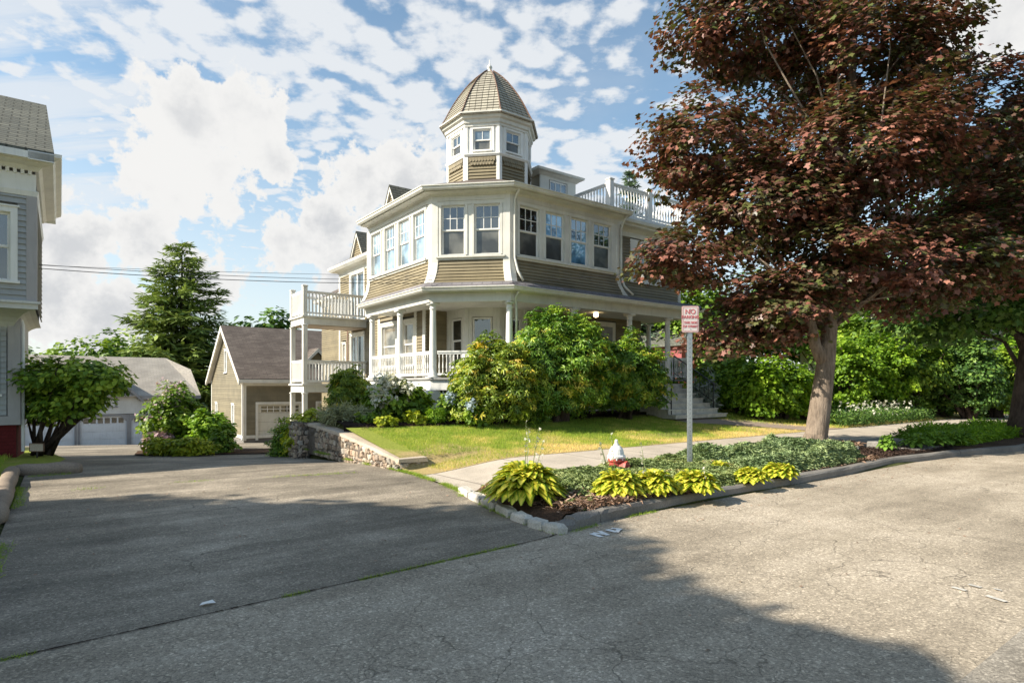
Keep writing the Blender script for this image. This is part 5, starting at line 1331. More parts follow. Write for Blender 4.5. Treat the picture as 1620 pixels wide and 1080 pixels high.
# overhead wires
def wire(P0, P1, sag, r, label, group=None):
    P0 = np.array(P0, float); P1 = np.array(P1, float); pts = [P0+(P1-P0)*f-np.array((0, 0, 4*sag*f*(1-f))) for f in np.linspace(0, 1, 28)]
    o = None; mb = MB(tuple(P0)); mb.tube(pts, r, 5); o = mb.build('overhead_wire', M['wire'], None, loc=tuple(P0)); tag(o, label, 'wire', group)
def at(u, v, Y): return ((u-810)/953*Y, Y, EYE+(612-v)/953*Y)
wire(at(-160, 405, 13.5), at(680, 448, 17.6), .18, .009, 'lowest and thickest overhead wire from the left edge to the house corner', 'service wires')
wire(at(-160, 400, 13.6), at(684, 443, 17.6), .16, .007, 'middle overhead wire just above the thick one at the left', 'service wires')
wire(at(-160, 410, 14.2), at(688, 437, 17.6), .06, .005, 'topmost thin overhead wire from the left edge to the house corner', 'service wires')
wire(at(806, 448, 17.3), at(1900, 300, 19), .35, .007, 'thin overhead wire running right from the house behind the burgundy maple')

# ================================================================== TREES
def lobesp(lst, dy=0):
    out_ = []
    for u, v, Y, rx, ry, rz in lst: x, y, z = at(u, v, Y); out_.append((x, y, z, rx, ry, rz))
    return out_
mapl = lobesp([(1190,40,14.8,2.0,1.9,1.0),(1120,215,14.2,1.55,1.9,1.15),(1085,405,13.8,1.25,1.3,.62),(1205,320,14,1.8,2.0,1.2),(1240,480,13.6,1.4,1.5,.85),(1380,95,14.5,2.3,2.4,1.3),(1345,250,14.0,2.3,2.4,1.4),
               (1430,420,14.3,2.2,2.2,1.1),(1540,190,15,2.2,2.3,1.6),(1570,370,15,2.3,2.3,1.4),(1330,-70,15.2,2.6,2.4,1.4),(1160,520,14.6,.9,1.0,.5),(1330,400,13.0,1.2,1.2,.8)])
tpts = [at(1290, 712, 13.75), at(1291, 690, 13.75), at(1298, 640, 13.75), at(1306, 580, 13.75), at(1312, 520, 13.8), at(1316, 430, 13.9), at(1328, 300, 14.1), at(1350, 140, 14.3), at(1350, -40, 14.6)]
mt_ = tree('maple_tree', tx, ty, .1, 8, mapl, 'large burgundy-leaved maple leaning over the sidewalk', 'l_maple', T_MAPLE, .15, 1020, 100, .60, .235, seed=4, trunk_pts=tpts, limbs=46, lmin=.34, flat=.42, inner=.35, limbr=.24, up=.75, out=.45, tint_sd=.2)
mb = MB((tx, ty, .1)); mb.tube([at(1306, 575, 13.75), at(1290, 548, 13.7), at(1281, 505, 13.5), at(1250, 450, 13.3), at(1200, 410, 13.0)], [.18, .13, .11, .08, .03], 10); mb.build('branch', M['bark'], mt_, True)
mb = MB((tx, ty, .1))
for k in range(7):
    a = k*pi*2/7+.3; bx_, by_, _ = tpts[0]; mb.tube([(bx_+.14*cos(a), by_+.14*sin(a), .45), (bx_+.28*cos(a), by_+.28*sin(a), .2), (bx_+.5*cos(a), by_+.5*sin(a), .08)], [.11, .08, .03], 8)
mb.build('root_flare', M['bark'], mt_, True)
def dtree(u, vtop, Y, r, zb, label, m='l_green', size=.3, n=150, per=45, seed=0, cr=1.1, group='background trees', hfac=.62, name='deciduous_tree', sq=1.):
    x, y, zt = at(u, vtop, Y); h = zt-zb; rz = h*hfac/2; lob = []
    rng = np.random.default_rng(seed)
    for k in range(7): a = k*2*pi/7+rng.random(); lob.append((x+cos(a)*r*.5, y+sin(a)*r*.5, zb+h*(1-hfac)+rz*(.55+.7*rng.random()), r*.6, r*.6, rz*.55))
    lob.append((x, y, zt-rz*.75, r*.6, r*.6, rz*.75))
    return tree(name, x, y, zb, h*.75, lob, label, m, T_BROAD, size, n, per, cr, max(.12, h*.02), seed=seed, barkm='bark_dark', group=group, limbs=12, flat=.6, inner=.4)
spruce('spruce_tree', *at(288, 600, 62)[:2], -4.2, 20.9, 6.4, 'tall dark spruce rising behind the pale garage roof', n=54, size=1.15, seed=1, base=.02, prof=.45)
spruce('spruce_tree', *at(996, 600, 47)[:2], .5, 18.0, 4.2, 'blue spruce tip showing above the white roof balcony', 'l_bluespruce', n=46, size=.75, seed=2)
bt = [(60, 548, 66, 5.5, -4.5, 'rounded green tree at the left behind the small lilac and pale garage'), (135, 522, 70, 6.0, -4.5, 'pale green tree over the left end of the pale garage roof'), (212, 498, 74, 5.0, -4.5, 'green tree just left of the tall spruce'),
      (350, 560, 72, 5.0, -4.5, 'low green tree between the tall spruce and the tan garage'), (432, 474, 62, 3.3, -3, 'round dark green tree over the ridge of the tan garage'), (520, 520, 66, 5, -3, 'green tree top behind the tan garage seen through the balconies'),
      (-60, 500, 60, 6, -4, 'green tree behind the grey house'), (620, 560, 75, 6, -1, 'green tree hidden low behind the main house')]
for i, (u, v, Y, r, zb, lb) in enumerate(bt): dtree(u, v, Y, r, zb, lb, 'l_green' if i not in (4,) else 'l_dark', size=.55, n=130, per=36, seed=20+i, cr=1.5, hfac=.8)
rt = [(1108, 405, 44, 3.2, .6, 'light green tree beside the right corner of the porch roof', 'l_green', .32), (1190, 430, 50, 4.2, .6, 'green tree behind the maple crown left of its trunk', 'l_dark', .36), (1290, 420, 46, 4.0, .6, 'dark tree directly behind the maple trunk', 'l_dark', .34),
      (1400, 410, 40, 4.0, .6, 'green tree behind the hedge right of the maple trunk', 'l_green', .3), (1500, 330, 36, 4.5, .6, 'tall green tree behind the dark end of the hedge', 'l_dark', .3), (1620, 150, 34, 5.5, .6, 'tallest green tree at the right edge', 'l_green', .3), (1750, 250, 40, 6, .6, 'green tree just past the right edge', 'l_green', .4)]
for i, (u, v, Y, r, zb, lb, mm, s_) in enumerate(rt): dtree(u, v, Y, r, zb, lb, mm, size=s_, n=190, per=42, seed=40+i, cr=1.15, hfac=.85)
# second street tree, dark trunk at the right edge
x2, y2, _ = at(1622, 600, 17.6); lob2 = lobesp([(1600, 300, 17.5, 2.0, 2.2, 1.4), (1560, 470, 17.8, 1.3, 1.8, .9), (1680, 420, 17.5, 2.4, 2.4, 1.6), (1700, 250, 18, 2.6, 2.6, 2), (1480, 505, 18.5, 1.2, 1.2, .6)])
tree('maple_tree', x2, y2, .1, 7, lob2, 'green-leaved maple with a dark trunk at the right edge', 'l_dark', T_MAPLE, .2, 300, 70, .7, .34, seed=9, barkm='bark_dark', trunk_pts=[at(1618, 692, 17.6), at(1619, 660, 17.6), at(1626, 590, 17.6), at(1634, 500, 17.6), at(1645, 350, 17.7), at(1660, 200, 17.8)], limbs=20, flat=.5)
# shade trees on the near side, outside the picture, whose shadow lies across the street
tree('shade_tree', -13.0, 0.4, 0, 9.5, [(-13.8, .2, 7.8, 3.8, 2.6, 1.7), (-13.1, 2.2, 8.2, 2.6, 1.6, 1.0), (-16.4, 2.2, 8.4, 2.8, 1.8, 1.3), (-11.4, -1.1, 7.2, 1.9, 1.4, 1.0), (-9.1, -.15, 7.2, 1.5, .8, .6)], 'large green street tree on the near side whose shade falls across the road', 'l_green', T_MAPLE, .29, 760, 110, .80, .34, seed=31, limbs=26, flat=.5)
tree('shade_tree', -18.0, -7.5, 0, 9.5, [(-18, -7, 7.8, 3.6, 3.2, 2.0), (-20.5, -6, 8.5, 3.0, 3.0, 2.0)], 'second green street tree behind the near shade tree', 'l_green', T_MAPLE, .28, 300, 80, .9, .34, seed=33, limbs=20, flat=.5)

# ================================================================== SHRUBS
def sh(name, u, Y, zt_v, rw, rd, label, m, tmpl, size, n, per, cr, seed, zb=None, group=None, **kw):
    x = (u-810)/953*Y; p, q = PQ(x, Y); z = Hf(p, q) if zb is None else zb
    h = EYE+(612-zt_v)/953*Y-z
    return pshrub(name, p, q, z, rw, rd, h, label, 'shrub' if name != 'hedge_plant' else 'hedge', m, tmpl, size, n, per, cr, group, seed, **kw)
sh('rhododendron', 782, 15.7, 530, 1.12, 1.0, 'yellowish rhododendron at the left in front of the porch corner', 'l_rhodo_y', T_ROS, .125, 250, 34, .30, 1, tint_sd=.2)
sh('rhododendron', 880, 16.9, 486, 1.62, 1.15, 'tallest dark green rhododendron hiding the middle of the porch', 'l_rhodo', T_ROS, .135, 420, 36, .34, 2, tint_sd=.2)
sh('rhododendron', 990, 18.4, 522, 1.20, 1.0, 'open-based rhododendron beside the porch steps', 'l_rhodo', T_ROS, .13, 240, 30, .32, 3, zlow=.5, tint_sd=.2)
sh('hydrangea', 628, 15.4, 597, .80, .65, 'white-flowering hydrangea left of the porch base', 'l_green', T_BROAD, .13, 130, 38, .22, 4, extra=('f_white', 95, .075, T_FLOWER, 8))
sh('andromeda_shrub', 557, 17.6, 577, .62, .6, 'upright yellow-green shrub between the balcony and the porch', 'l_rhodo_y', T_ROS, .11, 110, 30, .2, 5)
sh('hydrangea', 722, 15.6, 616, .45, .4, 'pale blue hydrangea beside the lattice', 'l_green', T_BROAD, .11, 60, 34, .16, 6, extra=('f_blue', 18, .05, T_FLOWER, 8))
sh('hydrangea', 752, 15.0, 628, .28, .3, 'small pale blue hydrangea at the foot of the left rhododendron', 'l_green', T_BROAD, .10, 36, 30, .14, 66, extra=('f_blue', 10, .05, T_FLOWER, 8))
sh('spirea', 686, 14.9, 639, .27, .25, 'small bright lime bush on the mulch', 'l_bright', T_NARROW, .08, 60, 40, .10, 7)
sh('lavender_clump', 548, 14.7, 640, .60, .45, 'grey-green feathery clump behind the top of the wall', 'l_sage', T_BLADE, .22, 70, 46, .2, 8, up=.1, stems=False)
sh('yarrow_clump', 494, 15.7, 641, .70, .6, 'low yellow-green plant spilling behind the wall pier', 'l_yellow', T_BROAD, .09, 90, 40, .17, 9)
sh('cotoneaster', 446, 16.3, 656, .30, .5, 'trailing green bush beside the stone pier', 'l_green', T_OVAL, .08, 90, 40, .17, 10, zb=-.45)
for i, (u, Y, v, lb, mm) in enumerate([(585, 14.3, 652, 'low leafy perennial on the mulch near the top of the wall', 'l_green'), (610, 14.1, 655, 'low yellowish perennial at the mulch edge below the white hydrangea', 'l_yellow'), (655, 14.7, 648, 'low pale perennial between the white hydrangea and the lime bush', 'l_yellow'), (525, 14.9, 652, 'small leafy perennial behind the stone wall', 'l_green')]):
    sh('perennial', u, Y, v, .24, .22, lb, mm, T_BROAD, .085, 40, 30, .11, 12+i)
# island at the driveway fork
il = tag(None or sheet('island_bed_soil', [(1.6, 19.2), (5.2, 17.8)], [(1.9, 21.6), (5.6, 20.8)], 14, 8, .03, M['mulch_brown'], dzf), kind='structure')
sh('rose_of_sharon', 275, 19.0, 603, .98, .9, 'round shrub dotted with pink flowers at the driveway fork', 'l_green', T_BROAD, .12, 190, 40, .26, 16, extra=('f_pink', 110, .05, T_FLOWER, 2), zlow=.45)
sh('viburnum', 330, 18.4, 640, .62, .6, 'smaller bright green shrub right of the round pink-flowered one', 'l_bright', T_BROAD, .12, 110, 38, .22, 17)
sh('spirea', 283, 16.5, 688, 1.0, .45, 'low golden-leaved groundcover bush at the driveway fork', 'l_yellow', T_BROAD, .085, 150, 42, .17, 18)
sh('phlox_clump', 258, 18.3, 680, .42, .35, 'pale pink flower clump left of the golden bush', 'l_green', T_NARROW, .1, 50, 30, .15, 19, extra=('f_pink', 80, .06, T_FLOWER, 7))
sh('viburnum', 352, 17.6, 672, .35, .35, 'small green bush at the right end of the driveway island', 'l_green', T_BROAD, .1, 50, 34, .16, 20)
# lilac beside the grey house
lil = lobesp([(85, 605, 13.6, .70, .8, .50), (130, 585, 13.4, .65, .7, .36), (162, 605, 13.2, .48, .6, .36), (55, 635, 13.9, .5, .7, .45), (110, 640, 13.4, .72, .7, .32), (55, 590, 14.2, .5, .6, .40)])
rng_ = np.random.default_rng(77); lx, ly, _ = at(62, 735, 13.6)
li = bpy.data.objects.new('lilac', None); COL.objects.link(li); li.location = (lx, ly, .05); tag(li, 'multi-stemmed lilac leaning right beside the grey house', 'shrub')
c_, nr_, tn_, ti_, cc_ = clumps(rng_, lil, 210, 40, .22, flat=.8, inner=.3, tint_sd=.22); ti_ = np.clip(ti_+.12, 0, 1)
leafmesh('foliage', c_, nr_, tn_, .115*(.7+.6*rng_.random(len(c_))), ti_, T_BROAD, M['l_green'], li, (lx, ly, .05))
mb = MB((lx, ly, .05))
for k in range(13):
    e_ = cc_[rng_.integers(len(cc_))]; s_ = np.array((lx+rng_.normal(0, .12), ly+rng_.normal(0, .12), .02)); mid_ = s_*.45+e_*.55; mid_[2] = s_[2]+(e_[2]-s_[2])*.5
    mb.tube([s_, mid_, e_], [.045, .032, .01], 6)
mb.build('stem', M['bark_dark'], li, True)
# hedge
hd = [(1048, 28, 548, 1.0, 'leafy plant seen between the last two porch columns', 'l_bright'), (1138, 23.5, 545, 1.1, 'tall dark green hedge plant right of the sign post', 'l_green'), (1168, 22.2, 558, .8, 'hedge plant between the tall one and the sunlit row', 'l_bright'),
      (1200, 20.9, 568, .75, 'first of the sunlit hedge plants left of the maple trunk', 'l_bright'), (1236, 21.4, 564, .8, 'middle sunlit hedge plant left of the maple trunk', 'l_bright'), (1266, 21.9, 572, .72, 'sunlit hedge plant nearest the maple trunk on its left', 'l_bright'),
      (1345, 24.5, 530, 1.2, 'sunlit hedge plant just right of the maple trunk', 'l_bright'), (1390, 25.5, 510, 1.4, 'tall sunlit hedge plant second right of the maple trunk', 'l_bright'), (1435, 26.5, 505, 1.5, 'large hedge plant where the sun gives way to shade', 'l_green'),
      (1485, 27, 500, 1.5, 'dark hedge plant in the maple shade', 'l_dark'), (1532, 26, 530, 1.3, 'low dark hedge plant with white flowers at its foot', 'l_dark'), (1575, 27, 540, 1.3, 'hedge plant left of the dark trunk at the edge', 'l_green'), (1610, 30, 520, 1.3, 'light yellow-green hedge plant behind the dark trunk', 'l_bright'), (1660, 28, 520, 1.6, 'hedge plant at the right edge of the row', 'l_green')]  # leaf materials run bright to dark, with maple shade put into the colour
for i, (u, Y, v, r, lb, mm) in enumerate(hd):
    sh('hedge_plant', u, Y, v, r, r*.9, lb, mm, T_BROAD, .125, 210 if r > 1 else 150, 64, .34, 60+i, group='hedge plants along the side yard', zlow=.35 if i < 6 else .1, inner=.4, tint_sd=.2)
sh('butterfly_bush', 1116, 21.3, 585, .35, .35, 'silvery upright shrub beside the porch steps', 'l_silver', T_NARROW, .22, 46, 20, .25, 90, up=.1)

# ================================================================== HOSTAS
def hosta(p, q, R, Hh, n, label, m='l_hosta', seed=0, group=None, stalks=0, stalkh=.9, name='hosta'):
    rng = np.random.default_rng(seed+900); z = Hf(p, q)+.01; x0, y0, _ = W(p, q); o = thing(name, p, q, z, label, 'plant', group)
    V = []; FQ = []; TI = []
    for i in range(n):
        f = (i+.5)/n; a = i*2.39996+rng.normal(0, .12); reach = R*(.28+.72*sqrt(f))*(.88+.22*rng.random()); up = Hh*(1.02-.62*f)*(.88+.25*rng.random())
        L = reach*.62+.06; w = min(.058, .022+L*.22)*(.85+.3*rng.random()); ca, sa = cos(a), sin(a); k0 = len(V); g = rng.normal(0, .07)
        for j, t in enumerate((0, .5, .62, .75, .89, 1.)):
            r = reach*t; zz_ = up*sin(min(1, t*1.25)*pi/2)-Hh*.42*max(0, t-.55)**1.3*2.0*f
            wd = (.006, .45*w, .95*w, w, .72*w, .01)[j]
            for s, ev in ((-1, .22), (-.45, .78), (0, .98), (.45, .78), (1, .22)):
                V.append((r*ca-s*wd*sa, r*sa+s*wd*ca, zz_+abs(s)*wd*.35)); TI.append(np.clip(ev+g+rng.normal(0, .05)-(.3 if t < .2 else 0), 0, 1))
        for j in range(5):
            for s in range(4): b = k0+j*5+s; FQ.append((b, b+1, b+6, b+5))
    me = bpy.data.meshes.new('leaves'); me.from_pydata(V, [], FQ); me.update(); me.polygons.foreach_set('use_smooth', [True]*len(me.polygons))
    at_ = me.attributes.new('tint', 'FLOAT', 'POINT'); at_.data.foreach_set('value', np.array(TI, np.float32)); finish('leaves', me, M[m], o)
    for k in range(stalks):
        a = rng.random()*6.28; h = stalkh*(.75+.35*rng.random()); mb = MB(); dx, dy = cos(a)*.16, sin(a)*.16
        mb.tube([(dx*.4, dy*.4, .1), (dx, dy, h*.6), (dx*1.5, dy*1.5, h)], [.006, .004, .003], 5); st = mb.build('flower_stalk', M['l_green_stem'], o)
        nb = 9; tt_ = np.linspace(.62, 1, nb); C = np.stack([dx*(1+.5*tt_), dy*(1+.5*tt_), h*tt_], 1)+rng.normal(0, .012, (nb, 3))
        leafmesh('blossom', C, rdir(nb, rng), rdir(nb, rng)-np.array((0, 0, .5)), np.full(nb, .024), rng.random(nb), T_FLOWER, M['f_white'], st)
    return o
M['l_green_stem'] = painted('flower_stem_green', (.14, .20, .05))
hs = [(830, 792, .50, .50, 150, 'largest hosta, yellow with green edges, at the street corner', 5, .95), (978, 787, .36, .36, 90, 'yellow hosta below the fire hydrant', 3, .8), (1032, 784, .33, .34, 80, 'yellow hosta just right of the one below the hydrant', 2, .7),
      (1098, 780, .34, .32, 80, 'yellow hosta in front of the sign post', 1, .4), (1138, 752, .20, .22, 44, 'small yellow hosta close behind the sign post hosta', 0, .4), (1187, 764, .26, .24, 56, 'yellow hosta near the kerb, left of a matching pair', 0, .4), (1233, 757, .28, .26, 60, 'yellow hosta near the kerb, right of a matching pair', 0, .4)]
for i, (u, v, R, Hh, n, lb, stn_, sh_) in enumerate(hs):
    p, q = px(u, v, .12); hosta(p, q, R*1.12, Hh*.88, int(n*2.2), lb, seed=i, group='yellow hostas in the corner bed', stalks=stn_, stalkh=sh_)
for i, (u, v, R, lb) in enumerate([(1403, 713, .22, 'small green hosta in front of the stone steps'), (1446, 709, .38, 'first green hosta right of the stone steps'), (1478, 706, .4, 'second green hosta right of the stone steps'), (1508, 704, .4, 'third green hosta right of the stone steps'), (1535, 702, .4, 'green hosta farthest right along the kerb')]):
    p, q = px(u, v, .14); hosta(p, max(q, 5.35), R, .34, 60, lb, m='l_hosta_g', seed=30+i, group='green hostas along the far kerb')

# ================================================================== GROUND COVER
def vnoise(x, y, s, seed):
    rg_ = np.random.default_rng(seed); G = rg_.random((64, 64)); x = np.asarray(x)/s+11.3; y = np.asarray(y)/s+7.7
    i = np.floor(x).astype(int); j = np.floor(y).astype(int); fx, fy = x-i, y-j; fx = fx*fx*(3-2*fx); fy = fy*fy*(3-2*fy)
    g = lambda a, b: G[a % 64, b % 64]
    return (g(i, j)*(1-fx)+g(i+1, j)*fx)*(1-fy)+(g(i, j+1)*(1-fx)+g(i+1, j+1)*fx)*fy
def cover(name, p0, p1, q0, q1, n, m, tmpl, size, hfun, mask=None, tint=None, up=.5, seed=0, flat_t=True, kind='stuff', zf=None, tilt=.35):
    rng = np.random.default_rng(seed+500); p = rng.uniform(p0, p1, n); q = rng.uniform(q0, q1, n)
    if mask is not None: k = mask(p, q) > rng.random(n); p, q = p[k], q[k]
    n = len(p); h = hfun(p, q, rng.random(n)); z = (zf or zpl)(p, q)+h; x = .8*p-.6*q; y = .6*p+.8*q
    c = np.stack([x, y, z], 1)
    if flat_t: tan = rdir(n, rng)*np.array((1, 1, tilt)); nr = np.array((0, 0, 1.))*up+rdir(n, rng)*.5
    else: tan = np.array((0, 0, 1.))+rng.normal(0, tilt, (n, 3)); nr = rdir(n, rng)*np.array((1, 1, .1))
    ti = np.clip(tint(p, q)+rng.normal(0, .14, n), 0, 1) if tint is not None else np.clip(rng.normal(.5, .2, n), 0, 1)
    o = leafmesh(name, c, nr, tan, size*(.6+.8*rng.random(n)), ti, tmpl, M[m]); tag(o, kind=kind); return o
dry = lambda p, q: .34+.9*(vnoise(p, q, 1.1, 3)-.45)*sm(13.2-q, .3, 3.4)+.5*(vnoise(p, q, .3, 5)-.5)+.40*sm(-q, -10.4, -9.3)+.22*sm(p, 12, 16)*sm(-q, -12.4, -10.5)+.05
cover('lawn_grass', 5.5, 16, 9.36, 13.0, 90000, 'l_grass', T_BLADE, .060, lambda p, q, r: r*0, tint=dry, flat_t=False, seed=1, mask=lambda p, q: ((q < 12.75) | (p > 15.4)).astype(float)*np.where((p > 14.9) & (q > 9.3) & (q < 12.6) & (np.abs(p-(15.9+(12.2-q)*1.15)) < .95), 0, 1))
cover('lawn_grass', 16, 30, 9.36, 13.4, 42000, 'l_grass', T_BLADE, .075, lambda p, q, r: r*0, tint=dry, flat_t=False, seed=2, mask=lambda p, q: np.where((np.abs(p-(15.9+(12.2-q)*1.15)) < .95), 0, 1.))
cover('side_yard_grass', 18, 40, 13.4, 24, 30000, 'l_grass', T_BLADE, .10, lambda p, q, r: r*0, tint=lambda p, q: .5+.4*(vnoise(p, q, 2, 9)-.5), flat_t=False, seed=3)
cover('verge_grass', -11, -.75, 5.3, 17, 70000, 'l_grass', T_BLADE, .09, lambda p, q, r: r*0, tint=lambda p, q: .3+.3*(vnoise(p, q, 1, 8)-.5), flat_t=False, seed=4, zf=lambda p, q: .1+Hd(.8*p-.6*q, .6*p+.8*q), mask=lambda p, q: (p < -.85).astype(float))
jm = lambda a, b, c, d: (lambda p, q: sm(p, a, a+.5)*sm(-p, -b, -b+.5)*sm(q, c, c+.25)*sm(-q, -d, -d+.12))
J1 = jm(8.9, 12.75, 5.2, 7.2); J2 = jm(4.6, 9.7, 5.05, 7.2)
jh = lambda J, hh: (lambda p, q, r: J(p, q)*hh*(.35+.9*vnoise(p, q, .5, 21))*(1-.45*r**2))
mask1 = lambda p, q: np.where((J1(p, q) > .05) & (vnoise(p, q, .8, 23)+.12*sm(p, 10, 11) > .36), 1., .0)
mask2 = lambda p, q: np.where((J2(p, q) > .05) & (vnoise(p, q, .45, 24) > .37) & ~((p < 6.6) & (q < 5.75)), 1., .03)
cover('juniper_groundcover', 8.9, 13.4, 5.2, 7.18, 28000, 'l_juniper', T_ROS, .075, jh(J1, .34), mask=mask1, seed=6, up=.5, tilt=.8, tint=lambda p, q: .25+.55*vnoise(p, q, .16, 28)+.2*vnoise(p, q, .6, 29))
cover('juniper_groundcover', 4.7, 9.9, 5.1, 7.18, 28000, 'l_juniper_g', T_ROS, .065, jh(J2, .17), mask=mask2, seed=7, up=.7, tint=lambda p, q: .35+.6*vnoise(p, q, .5, 26)-.05)
cover('dry_twigs', 4.7, 7.2, 5.05, 6.0, 5200, 'dead', T_NARROW, .10, lambda p, q, r: .02+.06*r, seed=8, up=.9, tilt=.25)
cover('dry_twigs', 12.0, 12.9, 5.15, 5.45, 500, 'dead', T_NARROW, .09, lambda p, q, r: .03+.05*r, seed=18, up=.9)
cover('dry_twigs', tp_-.3, tp_+.8, tq_-.65, tq_+.2, 900, 'dead', T_NARROW, .12, lambda p, q, r: .05+.10*r, seed=19, up=.5, tilt=.6)
cover('mulch_chips', 5.4, 15.3, 12.7, 16.3, 16000, 'mulch_bits', T_NARROW, .06, lambda p, q, r: .035+.03*r, seed=9, up=1.)
cover('mulch_chips', 12.6, 17, 5.15, 6.93, 8000, 'mulch_bits', T_NARROW, .06, lambda p, q, r: .03+.03*r, seed=10, up=1.)
cover('mulch_chips', 4.5, 12.6, 5.15, 6.93, 7000, 'dead', T_NARROW, .05, lambda p, q, r: .01+.02*r, seed=11, up=1.)
cover('far_perennials', 17.5, 24, 5.1, 6.7, 16000, 'l_bright', T_NARROW, .14, lambda p, q, r: .30*r*(.3+vnoise(p, q, .8, 31)), seed=12, up=.4, tilt=.9, tint=lambda p, q: .45+.5*(vnoise(p, q, .9, 32)-.5))
cover('white_flowers', 21.5, 27, 9.4, 10.3, 260, 'f_white', T_FLOWER, .05, lambda p, q, r: .3+.5*r, seed=13)
cover('flower_border', 21, 29, 9.35, 10.5, 7000, 'l_dark', T_NARROW, .14, lambda p, q, r: .5*r, seed=14, up=.3, tilt=.9)
cover('fallen_leaves', 4.5, 20, 4.25, 5.0, 420, 'dead', T_OVAL, .035, lambda p, q, r: .01+p*0, seed=71, up=1.2, tilt=.1, zf=zero)
cover('fallen_leaves', 2, 22, -2, 4.6, 260, 'dead', T_OVAL, .03, lambda p, q, r: .01+p*0, seed=72, up=1.2, tilt=.1, zf=zero)
cover('fallen_leaves', -.4, 4.6, 5, 14, 160, 'dead', T_OVAL, .035, lambda p, q, r: .012+p*0, seed=73, up=1.2, tilt=.1, zf=dzf)
# weeds in the joints
def weeds(name, pts, n, sp_w, size, seed, m='l_grass', dens=.5, zf=lambda p, q: p*0):
    rng = np.random.default_rng(seed); pts = np.array(pts, float); L = np.concatenate([[0], np.cumsum(np.linalg.norm(np.diff(pts, axis=0), axis=1))])
    s = rng.uniform(0, L[-1], n); k = vnoise(s, s*0, .45, seed)*.6+vnoise(s, s*0, 2.1, seed+1)*.4 > dens; s = s[k]; n = len(s)
    p = np.interp(s, L, pts[:, 0])+rng.normal(0, sp_w, n); q = np.interp(s, L, pts[:, 1])+rng.normal(0, sp_w, n)
    c = np.stack([.8*p-.6*q, .6*p+.8*q, zf(p, q)+.006], 1); tan = np.array((0, 0, .55))+rng.normal(0, .5, (n, 3))*np.array((1, 1, .2))
    o = leafmesh(name, c, rdir(n, rng), tan, size*(.5+rng.random(n)), np.clip(rng.normal(.33, .15, n), 0, 1), T_BLADE, M[m]); tag(o, kind='stuff')
seam = [(-3, 4.28), (-.3, 4.45), (3.9, 4.71), (4.25, 4.78)]
weeds('seam_weeds', seam, 8000, .012, .024, 41, dens=.44); weeds('seam_weeds', seam, 1500, .02, .035, 48, dens=.66)
weeds('kerb_weeds', [px(905, 842), px(1000, 817), px(1250, 770)], 2500, .02, .035, 42, dens=.55)
weeds('driveway_edge_weeds', [px(720, 778), px(800, 815), px(885, 845)], 3600, .035, .04, 43, dens=.5)
weeds('driveway_edge_weeds', [(4.66, 7.25), (4.85, 8.4), (4.97, 9.5), (4.95, 10.4)], 4200, .04, .04, 44, dens=.42, zf=lambda p, q: p*0+.02)
weeds('wall_foot_weeds', [(4.92, 10.2), (4.88, 13.5), (4.85, 15)], 2600, .03, .05, 45, dens=.5)
weeds('verge_weeds', [(-.48, 5.5), (-.45, 9), (-.5, 13.3), (.2, 13.3)], 3200, .04, .045, 46, dens=.5)
weeds('driveway_weeds', [px(120, 775), px(200, 768), px(300, 762), px(420, 755), px(560, 748)], 1800, .07, .03, 47, dens=.55)
# seam gap itself
mb = MB()
for a, b in zip(seam, seam[1:]):
    a = np.array(a); b = np.array(b); t_ = (b-a)/np.linalg.norm(b-a); n_ = np.array((t_[1], -t_[0]))
    k = max(2, int(np.linalg.norm(b-a)/.05))
    for i in range(k):
        f0, f1 = i/k, (i+1)/k; w0 = .005+.010*abs(sin(i*1.7)*sin(i*.31)); P0 = a+(b-a)*f0; P1 = a+(b-a)*f1
        mb.quad((*(P0-n_*w0), .012), (*(P1-n_*w0), .012), (*(P1+n_*w0*.7), .012), (*(P0+n_*w0*.7), .012))
o = mb.build('driveway_seam', M['mulch'], None, rot=TH, loc=(0, 0, 0)); tag(o, kind='structure')
# a white scrap on the driveway
p, q = px(328, 957); mb = MB(); mb.add([(-.05, -.02, .0), (.0, -.035, .012), (.055, -.01, .002), (.03, .03, .014), (-.035, .025, .004)], [(0, 1, 4), (1, 3, 4), (1, 2, 3)])
o = mb.build('paper_scrap', M['white'], None, loc=W(p, q, .014), rot=.4); tag(o, 'small white paper scrap lying on the dark driveway near the grassy seam', 'litter')

# ================================================================== SKY, SUN, CAMERA
SUN_EL = 35.; sx, sy = -.948, -.319
world = bpy.data.worlds.new('World'); SC.world = world; world.use_nodes = True
class WN(NT):
    def __init__(s, nt): s.nt = nt
wn = WN(world.node_tree); world.node_tree.nodes.clear()
out = wn.n('ShaderNodeOutputWorld'); bg = wn.n('ShaderNodeBackground'); bg.inputs[1].default_value = .10
sky = wn.n('ShaderNodeTexSky'); sky.sky_type = 'NISHITA'; sky.sun_disc = False
sky.sun_elevation = radians(SUN_EL); sky.sun_rotation = math.atan2(sx, sy); sky.air_density = 1.0; sky.dust_density = .6; sky.ozone_density = 1.6; sky.altitude = 50
dirv = wn.n('ShaderNodeTexCoord').outputs['Generated']
sep = wn.n('ShaderNodeSeparateXYZ'); wn.l(dirv, sep.inputs[0])
zc = wn.math('MAXIMUM', sep.outputs[2], .0)
den = wn.math('ADD', zc, .12)
pl = wn.n('ShaderNodeCombineXYZ'); wn.l(wn.math('DIVIDE', sep.outputs[0], den), pl.inputs[0]); wn.l(wn.math('DIVIDE', sep.outputs[1], den), pl.inputs[1]); plane = pl.outputs[0]
def D(u, v):
    a = np.array(((u-810)/953, 1, (612-v)/953)); return tuple(a/np.linalg.norm(a))
